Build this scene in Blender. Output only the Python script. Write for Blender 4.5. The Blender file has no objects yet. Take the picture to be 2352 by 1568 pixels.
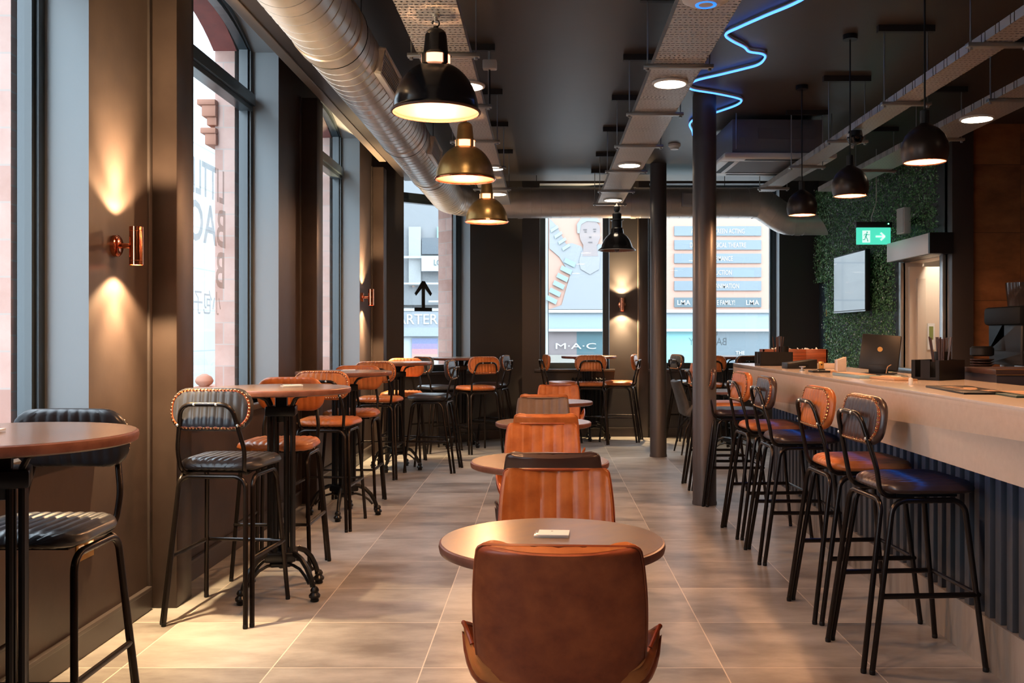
import bpy, bmesh, math, random
from mathutils import Vector, Matrix
random.seed(7)
PI = math.pi
S = bpy.context.scene
C = S.collection
def lin(h):
    h = h.lstrip('#'); o = []
    for i in (0, 2, 4):
        c = int(h[i:i+2], 16)/255
        o.append(c/12.92 if c <= .04045 else ((c+.055)/1.055)**2.4)
    return (*o, 1)
# ------------------------------------------------------------ camera, world, exposure
cd = bpy.data.cameras.new('camera'); cam = bpy.data.objects.new('camera', cd); C.objects.link(cam)
cam.location = (0, 0, 1.33); cam.rotation_euler = (PI/2, 0, 0)
cd.sensor_width = 36; cd.lens = 36*2200/2352; cd.shift_x = -76/2352; cd.shift_y = -16/2352
cd.clip_start = .05; cd.clip_end = 200
S.camera = cam
S.view_settings.view_transform = 'Standard'; S.view_settings.look = 'None'
S.view_settings.gamma = 1; S.view_settings.use_curve_mapping = False
S.view_settings.exposure = 1.12
W = bpy.data.worlds.new('overcast_sky'); S.world = W; W.use_nodes = True
bg = W.node_tree.nodes['Background']; bg.inputs[0].default_value = (.74, .88, 1, 1); bg.inputs[1].default_value = 5.0
S.cycles.max_bounces = 8; S.cycles.diffuse_bounces = 4; S.cycles.glossy_bounces = 4
S.cycles.transparent_max_bounces = 16; S.cycles.sample_clamp_indirect = 6
LAMP = 1.0
def portal(name, loc, rot, sx, sy):
    l = bpy.data.lights.new(name, 'AREA'); l.shape = 'RECTANGLE'; l.size = sx; l.size_y = sy
    l.cycles.is_portal = True
    o = bpy.data.objects.new(name, l); C.objects.link(o); o.location = loc; o.rotation_euler = rot
WIN_L = [(-.70, 1.02), (2.33, 4.03), (5.23, 6.90), (8.19, 9.92)]
for a, b in WIN_L: portal('daylight_portal', (-2.16, (a+b)/2, 2.2), (0, -PI/2, 0), 2.7, b-a)
for a, b in ((-.07, .84), (1.36, 3.05)): portal('daylight_portal', ((a+b)/2, 12.7, 2.1), (-PI/2, 0, 0), b-a, 2.5)
# ------------------------------------------------------------ helpers
def tag(o, label=None, cat=None, group=None, kind=None):
    if label: o['label'] = label
    if cat: o['category'] = cat
    if group: o['group'] = group
    if kind: o['kind'] = kind
    return o
def thing(name, label, cat, loc=(0, 0, 0), rz=0, group=None):
    o = bpy.data.objects.new(name, None); C.objects.link(o); o.empty_display_size = .1
    o.location = loc; o.rotation_euler = (0, 0, rz)
    return tag(o, label, cat, group)
def copy_tree(o, parent=None):
    c = o.copy(); C.objects.link(c); c.parent = parent
    for ch in list(o.children): copy_tree(ch, c)
    return c
class MB:
    def __init__(s): s.v = []; s.f = []; s.M = Matrix()
    def add(s, vs, fs):
        n = len(s.v); s.v += [tuple(s.M @ Vector(p)) for p in vs]; s.f += [tuple(n+i for i in f) for f in fs]; return s
    def box(s, x0, x1, y0, y1, z0, z1, M=None):
        vs = [(x, y, z) for x in (x0, x1) for y in (y0, y1) for z in (z0, z1)]
        if M: vs = [tuple(M @ Vector(p)) for p in vs]
        return s.add(vs, [(0, 1, 3, 2), (4, 6, 7, 5), (0, 4, 5, 1), (2, 3, 7, 6), (0, 2, 6, 4), (1, 5, 7, 3)])
    def tube(s, pts, r, n=10, cap=True, closed=False, rs=None, aspect=1):
        P = [Vector(p) for p in pts]; N = len(P); vs = []
        T = []
        for i in range(N):
            a = P[i-1] if (i or closed) else P[i]; b = P[(i+1) % N] if (i < N-1 or closed) else P[i]
            t = (b-a); T.append(t.normalized() if t.length > 1e-9 else Vector((0, 0, 1)))
        u = T[0].orthogonal().normalized()
        if abs(T[0].z) < .9: u = Vector((0, 0, 1)).cross(T[0]).normalized()
        for i in range(N):
            u = (u - T[i]*u.dot(T[i]))
            u = u.normalized() if u.length > 1e-6 else T[i].orthogonal().normalized()
            w = T[i].cross(u); rr = rs[i] if rs else r
            for k in range(n):
                a = 2*PI*k/n; vs.append(tuple(P[i]+u*(rr*math.cos(a))+w*(rr*aspect*math.sin(a))))
        fs = []
        for i in range(N if closed else N-1):
            j = (i+1) % N
            for k in range(n):
                l = (k+1) % n; fs.append((i*n+k, i*n+l, j*n+l, j*n+k))
        if cap and not closed: fs += [tuple(range(n-1, -1, -1)), tuple((N-1)*n+k for k in range(n))]
        return s.add(vs, fs)
    def lathe(s, prof, n=24, c=(0, 0, 0), axis=None):
        vs = []; M = axis or Matrix()
        for r, z in prof:
            for k in range(n):
                a = 2*PI*k/n; p = M @ Vector((r*math.cos(a), r*math.sin(a), z)); vs.append((p.x+c[0], p.y+c[1], p.z+c[2]))
        fs = []
        for i in range(len(prof)-1):
            for k in range(n):
                l = (k+1) % n; fs.append((i*n+k, i*n+l, (i+1)*n+l, (i+1)*n+k))
        if prof[0][0] > 1e-5: fs.append(tuple(range(n-1, -1, -1)))
        if prof[-1][0] > 1e-5: fs.append(tuple((len(prof)-1)*n+k for k in range(n)))
        return s.add(vs, fs)
    def open_lathe(s, prof, n=24, c=(0, 0, 0)):
        vs = [(r*math.cos(2*PI*k/n)+c[0], r*math.sin(2*PI*k/n)+c[1], z+c[2]) for r, z in prof for k in range(n)]
        return s.add(vs, [(i*n+k, i*n+(k+1) % n, (i+1)*n+(k+1) % n, (i+1)*n+k) for i in range(len(prof)-1) for k in range(n)])
    def prism(s, poly, ax, a, b):
        # poly: 2D points, ax: 'x','y','z' extrusion axis from a to b
        def P(p, t): return {'x': (t, p[0], p[1]), 'y': (p[0], t, p[1]), 'z': (p[0], p[1], t)}[ax]
        n = len(poly); vs = [P(p, a) for p in poly]+[P(p, b) for p in poly]
        return s.add(vs, [tuple(range(n-1, -1, -1)), tuple(range(n, 2*n))]+[(i, (i+1) % n, n+(i+1) % n, n+i) for i in range(n)])
    def build(s, name, mat, parent=None, smooth=None, bevel=0, seg=2, loc=None):
        me = bpy.data.meshes.new(name); bm = bmesh.new()
        vv = [bm.verts.new(p) for p in s.v]
        for f in s.f:
            try: bm.faces.new([vv[i] for i in f])
            except ValueError: pass
        bmesh.ops.remove_doubles(bm, verts=bm.verts, dist=1e-5)
        bmesh.ops.recalc_face_normals(bm, faces=bm.faces)
        if bevel:
            es = [e for e in bm.edges if len(e.link_faces) == 2 and e.calc_face_angle(0) > .7]
            bmesh.ops.bevel(bm, geom=es, offset=bevel, segments=seg, affect='EDGES', profile=.5, clamp_overlap=True)
        bm.to_mesh(me); bm.free()
        if mat: me.materials.append(mat)
        o = bpy.data.objects.new(name, me); C.objects.link(o)
        if parent: o.parent = parent
        if loc: o.location = loc
        if smooth is None: smooth = True
        if smooth: me.shade_smooth(); me.set_sharp_from_angle(angle=.65)
        return o
def fillet(pts, rads, n=6):
    out = [Vector(pts[0])]
    for i in range(1, len(pts)-1):
        p, a, b = Vector(pts[i]), Vector(pts[i-1]), Vector(pts[i+1]); r = rads[i-1] if isinstance(rads, (list, tuple)) else rads
        d1 = (a-p).normalized(); d2 = (b-p).normalized(); ang = d1.angle(d2)
        t = min(r/math.tan(ang/2), (a-p).length*.49, (b-p).length*.49); r = t*math.tan(ang/2)
        c = p+(d1+d2).normalized()*(r/math.sin(ang/2)); s1 = p+d1*t-c; s2 = p+d2*t-c; th = s1.angle(s2)
        for k in range(n+1):
            q = k/n; out.append(c+(s1*math.sin((1-q)*th)+s2*math.sin(q*th))/math.sin(th))
    out.append(Vector(pts[-1])); return out
def structure(o, label=None): return tag(o, label, None, None, 'structure')
# ------------------------------------------------------------ materials
def mat(name, col, rough=.5, metal=0, spec=.5, emit=None, es=0, alpha=1, noise=None, bump=None, coat=0):
    m = bpy.data.materials.new(name); m.use_nodes = True; nt = m.node_tree; b = nt.nodes['Principled BSDF']
    c = lin(col) if isinstance(col, str) else (*col[:3], 1)
    b.inputs['Base Color'].default_value = c; b.inputs['Roughness'].default_value = rough
    b.inputs['Metallic'].default_value = metal; b.inputs['Specular IOR Level'].default_value = spec
    b.inputs['Coat Weight'].default_value = coat
    if emit:
        b.inputs['Emission Color'].default_value = lin(emit) if isinstance(emit, str) else (*emit, 1); b.inputs['Emission Strength'].default_value = es
    if alpha < 1: b.inputs['Alpha'].default_value = alpha
    if noise or bump:
        tc = nt.nodes.new('ShaderNodeTexCoord')
    if noise:   # (other colour, scale, stretch(x,y,z), contrast, [rough variation])
        c2 = lin(noise[0]) if isinstance(noise[0], str) else (*noise[0][:3], 1)
        mp = nt.nodes.new('ShaderNodeMapping'); mp.inputs['Scale'].default_value = noise[2] if len(noise) > 2 and noise[2] else (1, 1, 1)
        nz = nt.nodes.new('ShaderNodeTexNoise'); nz.inputs['Scale'].default_value = noise[1]; nz.inputs['Detail'].default_value = 6; nz.inputs['Roughness'].default_value = .6
        cr = nt.nodes.new('ShaderNodeValToRGB'); w = noise[3] if len(noise) > 3 else .12
        cr.color_ramp.elements[0].position = .5-w; cr.color_ramp.elements[1].position = .5+w
        cr.color_ramp.elements[0].color = c; cr.color_ramp.elements[1].color = c2
        nt.links.new(tc.outputs['Object'], mp.inputs[0]); nt.links.new(mp.outputs[0], nz.inputs['Vector'])
        nt.links.new(nz.outputs[0], cr.inputs[0]); nt.links.new(cr.outputs[0], b.inputs['Base Color'])
    if bump:    # (scale, strength, distance)
        n2 = nt.nodes.new('ShaderNodeTexNoise'); n2.inputs['Scale'].default_value = bump[0]; n2.inputs['Detail'].default_value = 4
        bp = nt.nodes.new('ShaderNodeBump'); bp.inputs['Strength'].default_value = bump[1]; bp.inputs['Distance'].default_value = bump[2]
        nt.links.new(tc.outputs['Object'], n2.inputs['Vector']); nt.links.new(n2.outputs[0], bp.inputs['Height']); nt.links.new(bp.outputs[0], b.inputs['Normal'])
    return m
M_ = {}
M_['wall'] = mat('dark_taupe_paint', (.040, .027, .023), .42, spec=.35, bump=(9, .25, .004), noise=((.053, .036, .030), 3))
M_['far_wall'] = mat('dark_taupe_navy_cast', (.036, .032, .033), .42, bump=(9, .2, .004))  # wall paint with the navy cast of reflections put into its colour
M_['trim'] = mat('dark_trim_paint', (.050, .039, .036), .35)
M_['light_trim'] = mat('warm_trim_paint', (.17, .13, .10), .45)
M_['reveal'] = mat('reveal_skylit_grey', (.235, .26, .275), .5)  # sky light put into the colour: paler, bluer than the wall paint
M_['ceiling'] = mat('dark_ceiling_paint', (.058, .046, .039), .42, spec=.3, bump=(3, .15, .01))
M_['frame'] = mat('anthracite_frame', (.035, .05, .06), .28)
M_['blackmetal'] = mat('gunmetal_tube', (.030, .024, .022), .26, .75, .5)
M_['castiron'] = mat('black_cast_iron', (.010, .0105, .012), .3, .3)
M_['orange'] = mat('tan_leather', (.54, .175, .045), .34, spec=.35, noise=((.32, .088, .022), 9, None, .2), bump=(60, .12, .002))
M_['cognac'] = mat('brown_distressed_leather', (.20, .040, .015), .36, spec=.3, noise=((.37, .088, .028), 11, None, .16), bump=(60, .12, .002))
M_['brown'] = mat('dark_brown_leather', (.060, .030, .024), .3, noise=((.036, .022, .021), 8, None, .2), bump=(60, .12, .002))
M_['charcoal'] = mat('charcoal_leather', (.034, .035, .042), .32, spec=.4, noise=((.022, .022, .027), 9, None, .2), bump=(60, .12, .002))
M_['taupe'] = mat('taupe_leather', (.17, .11, .083), .45, noise=((.13, .084, .064), 8))
M_['suede'] = mat('grey_suede', (.13, .115, .105), .85, noise=((.10, .088, .08), 12))
M_['nail'] = mat('brass_nail', (.62, .36, .20), .22, 1)
M_['stitch'] = mat('pale_stitching', (.30, .25, .22), .7)
M_['tabletop'] = mat('rust_laminate_top', (.20, .145, .118), .24, spec=.5, noise=((.27, .17, .105), 4, (1, 2.2, 1), .22))
M_['tabledge'] = mat('rust_laminate_edge', (.135, .05, .032), .35, noise=((.20, .082, .055), 14))
M_['galv'] = mat('galvanised_duct', (.60, .575, .55), .32, .55, noise=((.44, .42, .40), 5, None, .25), bump=(7, .10, .006))
M_['strut'] = mat('galvanised_strut', (.40, .40, .39), .4, .9)
M_['darkstrut'] = mat('dark_painted_steel', (.03, .028, .027), .5, .3)
M_['bulb'] = mat('lit_bulb', (1, .9, .8), emit=(1, .60, .36), es=4)
M_['white'] = mat('white_plastic', (.62, .60, .57), .4)
M_['cream'] = mat('cream_paint', (.62, .52, .42), .5)
M_['stone'] = mat('beige_quartz', (.50, .42, .36), .16, noise=((.56, .47, .41), 40, None, .3))
M_['slat'] = mat('blue_black_slat', (.060, .065, .075), .45)
M_['slatback'] = mat('black_backing', (.006, .007, .009), .6, spec=.15)
M_['col'] = mat('column_grey_brown', (.062, .052, .052), .38, bump=(30, .2, .002))
M_['black'] = mat('black_plastic', (.010, .010, .011), .4, spec=.25)
M_['copper'] = mat('copper', (.83, .30, .16), .12, 1)
M_['brass'] = mat('aged_brass', (.68, .40, .13), .33, .75, noise=((.36, .20, .07), 6, None, .2))
M_['enamel'] = mat('black_enamel', (.010, .010, .012), .17)
M_['lining_dimmed'] = mat('shade_inside', (.085, .038, .028), .5)  # glow level and peach tint put into this darkened lining colour
M_['steel'] = mat('brushed_steel', (.55, .56, .56), .3, .9)
M_['glassy'] = mat('dark_screen', (.012, .013, .015), .04, spec=.9, coat=1)
M_['glassy'].node_tree.nodes['Principled BSDF'].inputs['IOR'].default_value = 3.2
M_['sign_dark'] = mat('sign_grey', (.16, .185, .21), .6)
M_['paper'] = mat('white_paper', (.75, .77, .78), .5)
M_['wood'] = mat('acacia_wood', (.33, .085, .03), .4, noise=((.13, .03, .012), 6, (.5, 1, 9), .12))
M_['ply'] = mat('pale_wood', (.42, .24, .13), .5)
def gmat(name, tint=(.95, .97, .97), base=.06):
    m = bpy.data.materials.new(name); m.use_nodes = True; nt = m.node_tree; nt.nodes.clear(); N = nt.nodes; L = nt.links
    o = N.new('ShaderNodeOutputMaterial'); t = N.new('ShaderNodeBsdfTransparent'); g = N.new('ShaderNodeBsdfGlossy')
    f = N.new('ShaderNodeLayerWeight'); p = N.new('ShaderNodeMath'); p.operation = 'POWER'; p.inputs[1].default_value = 5
    q = N.new('ShaderNodeMath'); q.operation = 'MULTIPLY_ADD'; q.inputs[1].default_value = 1-base; q.inputs[2].default_value = base
    x = N.new('ShaderNodeMixShader'); t.inputs[0].default_value = (*tint, 1); g.inputs['Roughness'].default_value = 0.0
    L.new(f.outputs['Facing'], p.inputs[0]); L.new(p.outputs[0], q.inputs[0]); L.new(q.outputs[0], x.inputs[0])
    L.new(t.outputs[0], x.inputs[1]); L.new(g.outputs[0], x.inputs[2]); L.new(x.outputs[0], o.inputs[0]); return m
M_['glass'] = gmat('window_glass')
def decal(name, col, a):
    m = bpy.data.materials.new(name); m.use_nodes = True; nt = m.node_tree; nt.nodes.clear()
    o = nt.nodes.new('ShaderNodeOutputMaterial'); t = nt.nodes.new('ShaderNodeBsdfTransparent'); g = nt.nodes.new('ShaderNodeBsdfDiffuse')
    x = nt.nodes.new('ShaderNodeMixShader'); x.inputs[0].default_value = a; g.inputs[0].default_value = (*col, 1)
    nt.links.new(t.outputs[0], x.inputs[1]); nt.links.new(g.outputs[0], x.inputs[2]); nt.links.new(x.outputs[0], o.inputs[0]); return m
M_['decal'] = decal('frosted_vinyl', (.20, .20, .21), .5)
def tiles(name, ax, size, org, c1, c2, grout, gw=.003, rough=.35, streak=(1, 5, 1), ns=1.6, offset=0, var=.5):
    """square tile grid in object space on axes ax (two indices)"""
    m = bpy.data.materials.new(name); m.use_nodes = True; nt = m.node_tree; N = nt.nodes; L = nt.links; b = N['Principled BSDF']
    tc = N.new('ShaderNodeTexCoord'); sp = N.new('ShaderNodeSeparateXYZ'); L.new(tc.outputs['Object'], sp.inputs[0])
    def mth(op, a, c=None):
        n = N.new('ShaderNodeMath'); n.operation = op
        for i, q in enumerate((a, c)):
            if q is None: continue
            if isinstance(q, (int, float)): n.inputs[i].default_value = q
            else: L.new(q, n.inputs[i])
        return n.outputs[0]
    v = mth('DIVIDE', mth('SUBTRACT', sp.outputs[ax[1]], org[1]), size[1]); fv = mth('FLOOR', v)
    u = mth('DIVIDE', mth('SUBTRACT', sp.outputs[ax[0]], org[0]), size[0])
    if offset: u = mth('ADD', u, mth('MULTIPLY', mth('MODULO', mth('ABSOLUTE', fv), 2), offset))
    fu = mth('FLOOR', u)
    du = mth('MULTIPLY', mth('ABSOLUTE', mth('SUBTRACT', mth('FRACT', u), .5)), size[0]); dv = mth('MULTIPLY', mth('ABSOLUTE', mth('SUBTRACT', mth('FRACT', v), .5)), size[1])
    g = mth('MAXIMUM', mth('GREATER_THAN', du, size[0]/2-gw/2), mth('GREATER_THAN', dv, size[1]/2-gw/2))
    cb = N.new('ShaderNodeCombineXYZ'); L.new(fu, cb.inputs[0]); L.new(fv, cb.inputs[1])
    wn = N.new('ShaderNodeTexWhiteNoise'); L.new(cb.outputs[0], wn.inputs['Vector'])
    mp = N.new('ShaderNodeMapping'); mp.inputs['Scale'].default_value = streak; L.new(tc.outputs['Object'], mp.inputs[0])
    va = N.new('ShaderNodeVectorMath'); va.operation = 'ADD'; L.new(mp.outputs[0], va.inputs[0])
    vs = N.new('ShaderNodeVectorMath'); vs.operation = 'SCALE'; vs.inputs['Scale'].default_value = 7; L.new(wn.outputs['Color'], vs.inputs[0]); L.new(vs.outputs[0], va.inputs[1])
    nz = N.new('ShaderNodeTexNoise'); nz.inputs['Scale'].default_value = ns; nz.inputs['Detail'].default_value = 7; nz.inputs['Roughness'].default_value = .62; L.new(va.outputs[0], nz.inputs['Vector'])
    t = mth('ADD', mth('MULTIPLY', nz.outputs[0], 2.5), mth('MULTIPLY', mth('SUBTRACT', wn.outputs['Value'], .5), var)); t = mth('SUBTRACT', t, .75)
    cr = N.new('ShaderNodeValToRGB'); cr.color_ramp.elements[0].color = (*c1, 1); cr.color_ramp.elements[1].color = (*c2, 1); L.new(t, cr.inputs[0])
    mx = N.new('ShaderNodeMix'); mx.data_type = 'RGBA'; L.new(g, mx.inputs['Factor']); L.new(cr.outputs[0], mx.inputs[6]); mx.inputs[7].default_value = (*grout, 1)
    L.new(mx.outputs[2], b.inputs['Base Color']); b.inputs['Roughness'].default_value = rough
    bp = N.new('ShaderNodeBump'); bp.inputs['Strength'].default_value = .25; bp.inputs['Distance'].default_value = .002; L.new(mth('SUBTRACT', 1, g), bp.inputs['Height']); L.new(bp.outputs[0], b.inputs['Normal'])
    return m
M_['floor'] = tiles('stone_floor_tile', (0, 1), (.6, .6), (.11, 3.825), (.18, .162, .148), (.47, .45, .425), (.66, .60, .52), .005, .30, (1.3, 2.8, 1))
M_['brick'] = tiles('pink_brick_reveal', (1, 2), (.23, .078), (0, 0), (.40, .23, .195), (.54, .345, .295), (.42, .35, .33), .008, .9, (1, 1, 1), 3, .5, .9)
M_['brickx'] = tiles('pink_brick_jamb', (0, 2), (.23, .155), (0, .02), (.43, .25, .205), (.57, .385, .335), (.45, .37, .34), .008, .9, (1, 1, 1), 3, .5, .9)
M_['redstone'] = mat('red_terracotta_arch', (.24, .055, .045), .8, noise=((.17, .04, .035), 5))
M_['terracotta'] = mat('terracotta_moulding', (.40, .19, .13), .8)
M_['tilewall'] = tiles('rust_porcelain_tile', (0, 2), (1.2, .6), (3.0, .43), (.14, .052, .020), (.36, .14, .050), (.05, .025, .015), .004, .5, (1, 1, 2), 2.5, 0, .3)
M_['plinth'] = tiles('bar_plinth_tile', (1, 2), (.6, .6), (3.825, -.1), (.15, .125, .105), (.33, .29, .26), (.4, .35, .3), .004, .4, (1, 5, .6), 2)
M_['pavers'] = mat('pavement_stone', (.30, .29, .28), .9)
M_['paleface'] = tiles('pale_panel_facade', (1, 2), (1.5, .95), (0, .3), (.36, .38, .39), (.42, .44, .45), (.28, .30, .31), .03, .6, (1, 1, 1), 1, 0, .3)
M_['paleface_x'] = tiles('pale_stone_facade', (0, 2), (1.3, .95), (-3.35, .3), (.19, .19, .19), (.23, .23, .23), (.15, .16, .17), .03, .6, (1, 1, 1), 1, 0, .3)
def perforated():
    m = bpy.data.materials.new('perforated_galvanised'); m.use_nodes = True; nt = m.node_tree; N = nt.nodes; L = nt.links; b = N['Principled BSDF']
    b.inputs['Base Color'].default_value = (.50, .48, .46, 1); b.inputs['Metallic'].default_value = .5; b.inputs['Roughness'].default_value = .42
    tc = N.new('ShaderNodeTexCoord'); sp = N.new('ShaderNodeSeparateXYZ'); L.new(tc.outputs['Object'], sp.inputs[0])
    def mth(op, a, c=None):
        n = N.new('ShaderNodeMath'); n.operation = op
        for i, q in enumerate((a, c)):
            if q is None: continue
            if isinstance(q, (int, float)): n.inputs[i].default_value = q
            else: L.new(q, n.inputs[i])
        return n.outputs[0]
    def cell(s, p, off=0): return mth('MULTIPLY', mth('SUBTRACT', mth('FRACT', mth('ADD', mth('DIVIDE', s, p), off)), .5), p)
    x, y = sp.outputs[0], sp.outputs[1]; cx = cell(x, .025); dx = cell(x, .025, .5)
    def rnd(cy): return mth('LESS_THAN', mth('SQRT', mth('ADD', mth('POWER', mth('ABSOLUTE', cx), 2), mth('POWER', mth('ABSOLUTE', cy), 2))),   .0064)
    def slt(cy): return mth('MULTIPLY', mth('LESS_THAN', mth('ABSOLUTE', dx), .0092), mth('LESS_THAN', mth('ABSOLUTE', cy), .0050))
    hole = mth('MAXIMUM', rnd(cell(y, .144)), rnd(cell(y, .144, .25))); slot = mth('MAXIMUM', slt(cell(y, .144, .5)), slt(cell(y, .144, .75)))
    h = mth('MAXIMUM', hole, slot)
    tr = N.new('ShaderNodeBsdfTransparent'); mx = N.new('ShaderNodeMixShader'); out = N['Material Output']
    L.new(h, mx.inputs[0]); L.new(b.outputs[0], mx.inputs[1]); L.new(tr.outputs[0], mx.inputs[2]); L.new(mx.outputs[0], out.inputs[0]); return m
M_['perf'] = perforated()
def text_bm(txt, h, xs=1.0, align='CENTER', bold=.012):
    """flat text outline in the XZ plane facing -Y (reads from -Y); returns vertices and faces"""
    cu = bpy.data.curves.new('t', 'FONT'); cu.body = txt; cu.size = h/.72; cu.align_x = align; cu.resolution_u = 3; cu.offset = bold*h/.72*1.6
    o = bpy.data.objects.new('t', cu); C.objects.link(o); dg = bpy.context.evaluated_depsgraph_get()
    me = bpy.data.meshes.new_from_object(o.evaluated_get(dg)); vs = [(v.co.x*xs, 0, v.co.y) for v in me.vertices]; fs = [tuple(p.vertices) for p in me.polygons]
    bpy.data.objects.remove(o); bpy.data.curves.remove(cu); bpy.data.meshes.remove(me); return vs, fs
def text_obj(name, txt, h, m, loc, parent=None, xs=1.0, M=None, align='CENTER'):
    vs, fs = text_bm(txt, h, xs, align, .010 if (m is M_['decal'] and txt.isascii()) else .003 if txt.isascii() else 0); b = MB()
    if M: b.M = M
    b.add(vs, fs); me = bpy.data.meshes.new(name); me.from_pydata(b.v, [], b.f); me.materials.append(m)
    o = bpy.data.objects.new(name, me); C.objects.link(o); o.location = loc
    if parent: o.parent = parent
    return o
# ------------------------------------------------------------ room shell
ZC = 3.19; XL = -1.92; XR = 3.57; YF = 12.5; YB = -2.2; ZT = 3.85
structure(MB().box(-2.2, 5.0, YB, 12.9, -.12, 0).build('floor', M_['floor'], smooth=False))
structure(MB().box(-1.70, 5.0, YB, 11.6, ZC, ZC+.3).build('ceiling', M_['ceiling'], smooth=False))
structure(MB().box(-2.2, 5.0, YB, 12.9, ZT, ZT+.2).build('ceiling_upper', M_['ceiling'], smooth=False))
structure(MB().box(-1.775, -1.70, YB, 10.25, ZC-.012, ZC+.035).build('trim_1', M_['light_trim'], smooth=False, bevel=.004))
structure(MB().box(-2.2, 5.0, YB-.2, YB, 0, ZT).build('wall_back', M_['wall'], smooth=False))
def arc(a, b, z, rise, n=14):
    if rise <= 0: return [(a, z), (b, z)]
    h = (b-a)/2; R = (h*h+rise*rise)/(2*rise); c = z+rise-R; t0 = math.asin(h/R)
    return [((a+b)/2+R*math.sin(-t0+2*t0*i/n), c+R*math.cos(-t0+2*t0*i/n)) for i in range(n+1)]
def wall_with_openings(name, u0, u1, ops, z1, v0, v1, M, mt, rv=None, inset=0):
    """wall face in (u,z), thickness v0..v1 outward; ops = (a,b,sill,spring,rise)"""
    w = MB(); w.M = M; r = MB(); r.M = M; u = u0
    def q(b, p): b.add(p, [(0, 1, 2, 3)])
    for (a, b, zs, zp, ri) in ops:
        a += inset; b -= inset; zs += inset; zp -= 0
        for v in (v0, v1):
            q(w, [(u, v, 0), (a, v, 0), (a, v, z1), (u, v, z1)]); q(w, [(a, v, 0), (b, v, 0), (b, v, zs), (a, v, zs)])
        A = arc(a, b, zp, ri)
        for (p, pz), (n_, nz) in zip(A, A[1:]):
            for v in (v0, v1): q(w, [(p, v, pz), (n_, v, nz), (n_, v, z1), (p, v, z1)])
            q(r, [(p, v0, pz), (n_, v0, nz), (n_, v1, nz), (p, v1, pz)])
        for s in (a, b): q(r, [(s, v0, zs), (s, v1, zs), (s, v1, zp), (s, v0, zp)])
        q(r, [(a, v0, zs), (b, v0, zs), (b, v1, zs), (a, v1, zs)]); u = b
    for v in (v0, v1): q(w, [(u, v, 0), (u1, v, 0), (u1, v, z1), (u, v, z1)])
    for s in (u0, u1): q(w, [(s, v0, 0), (s, v1, 0), (s, v1, z1), (s, v0, z1)])
    q(w, [(u0, v0, z1), (u1, v0, z1), (u1, v1, z1), (u0, v1, z1)])
    W_ = w.build(name, mt, smooth=False); structure(W_)
    R_ = r.build(name.replace('wall', 'trim')+'_reveals', rv or mt, smooth=False) if ops else None
    return W_, R_
ML = Matrix(((0, -1, 0, XL), (1, 0, 0, 0), (0, 0, 1, 0), (0, 0, 0, 1)))     # u->Y, v-> -X
MF = Matrix(((1, 0, 0, 0), (0, 1, 0, YF), (0, 0, 1, 0), (0, 0, 0, 1)))      # u->X, v->+Y
a40 = math.atan2(12.5-11.11, 1.62); cs, sn = math.cos(a40), math.sin(a40)
MC = Matrix(((cs, -sn, 0, -1.92), (sn, cs, 0, 11.11), (0, 0, 1, 0), (0, 0, 0, 1)))
LC = math.hypot(1.62, 1.39)
SILL = .88; SPR = 3.36; RISE = .2
opsL = [(a, b, SILL, SPR, RISE) for a, b in WIN_L]
opsF = [(-.07, .84, SILL, 3.3, 0), (1.36, 3.057, SILL, 3.3, 0)]
uc = lambda X: (X+1.92)/cs
opsC = [(uc(-1.67), uc(-.935), SILL, 3.3, 0)]
ri = 1
def trimname(o, n): o.name = 'trim_%d' % n; structure(o)
_, R1 = wall_with_openings('wall_left', YB, 11.11, opsL, ZT, 0, .25, ML, M_['wall'], M_['reveal']); trimname(R1, 2)
_, R2 = wall_with_openings('wall_far', -.30, 5.0, opsF, ZT, 0, .25, MF, M_['far_wall'], M_['reveal']); trimname(R2, 3)
_, R3 = wall_with_openings('wall_corner', 0, LC, opsC, ZT, 0, .25, MC, M_['far_wall'], M_['reveal']); trimname(R3, 4)
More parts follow.
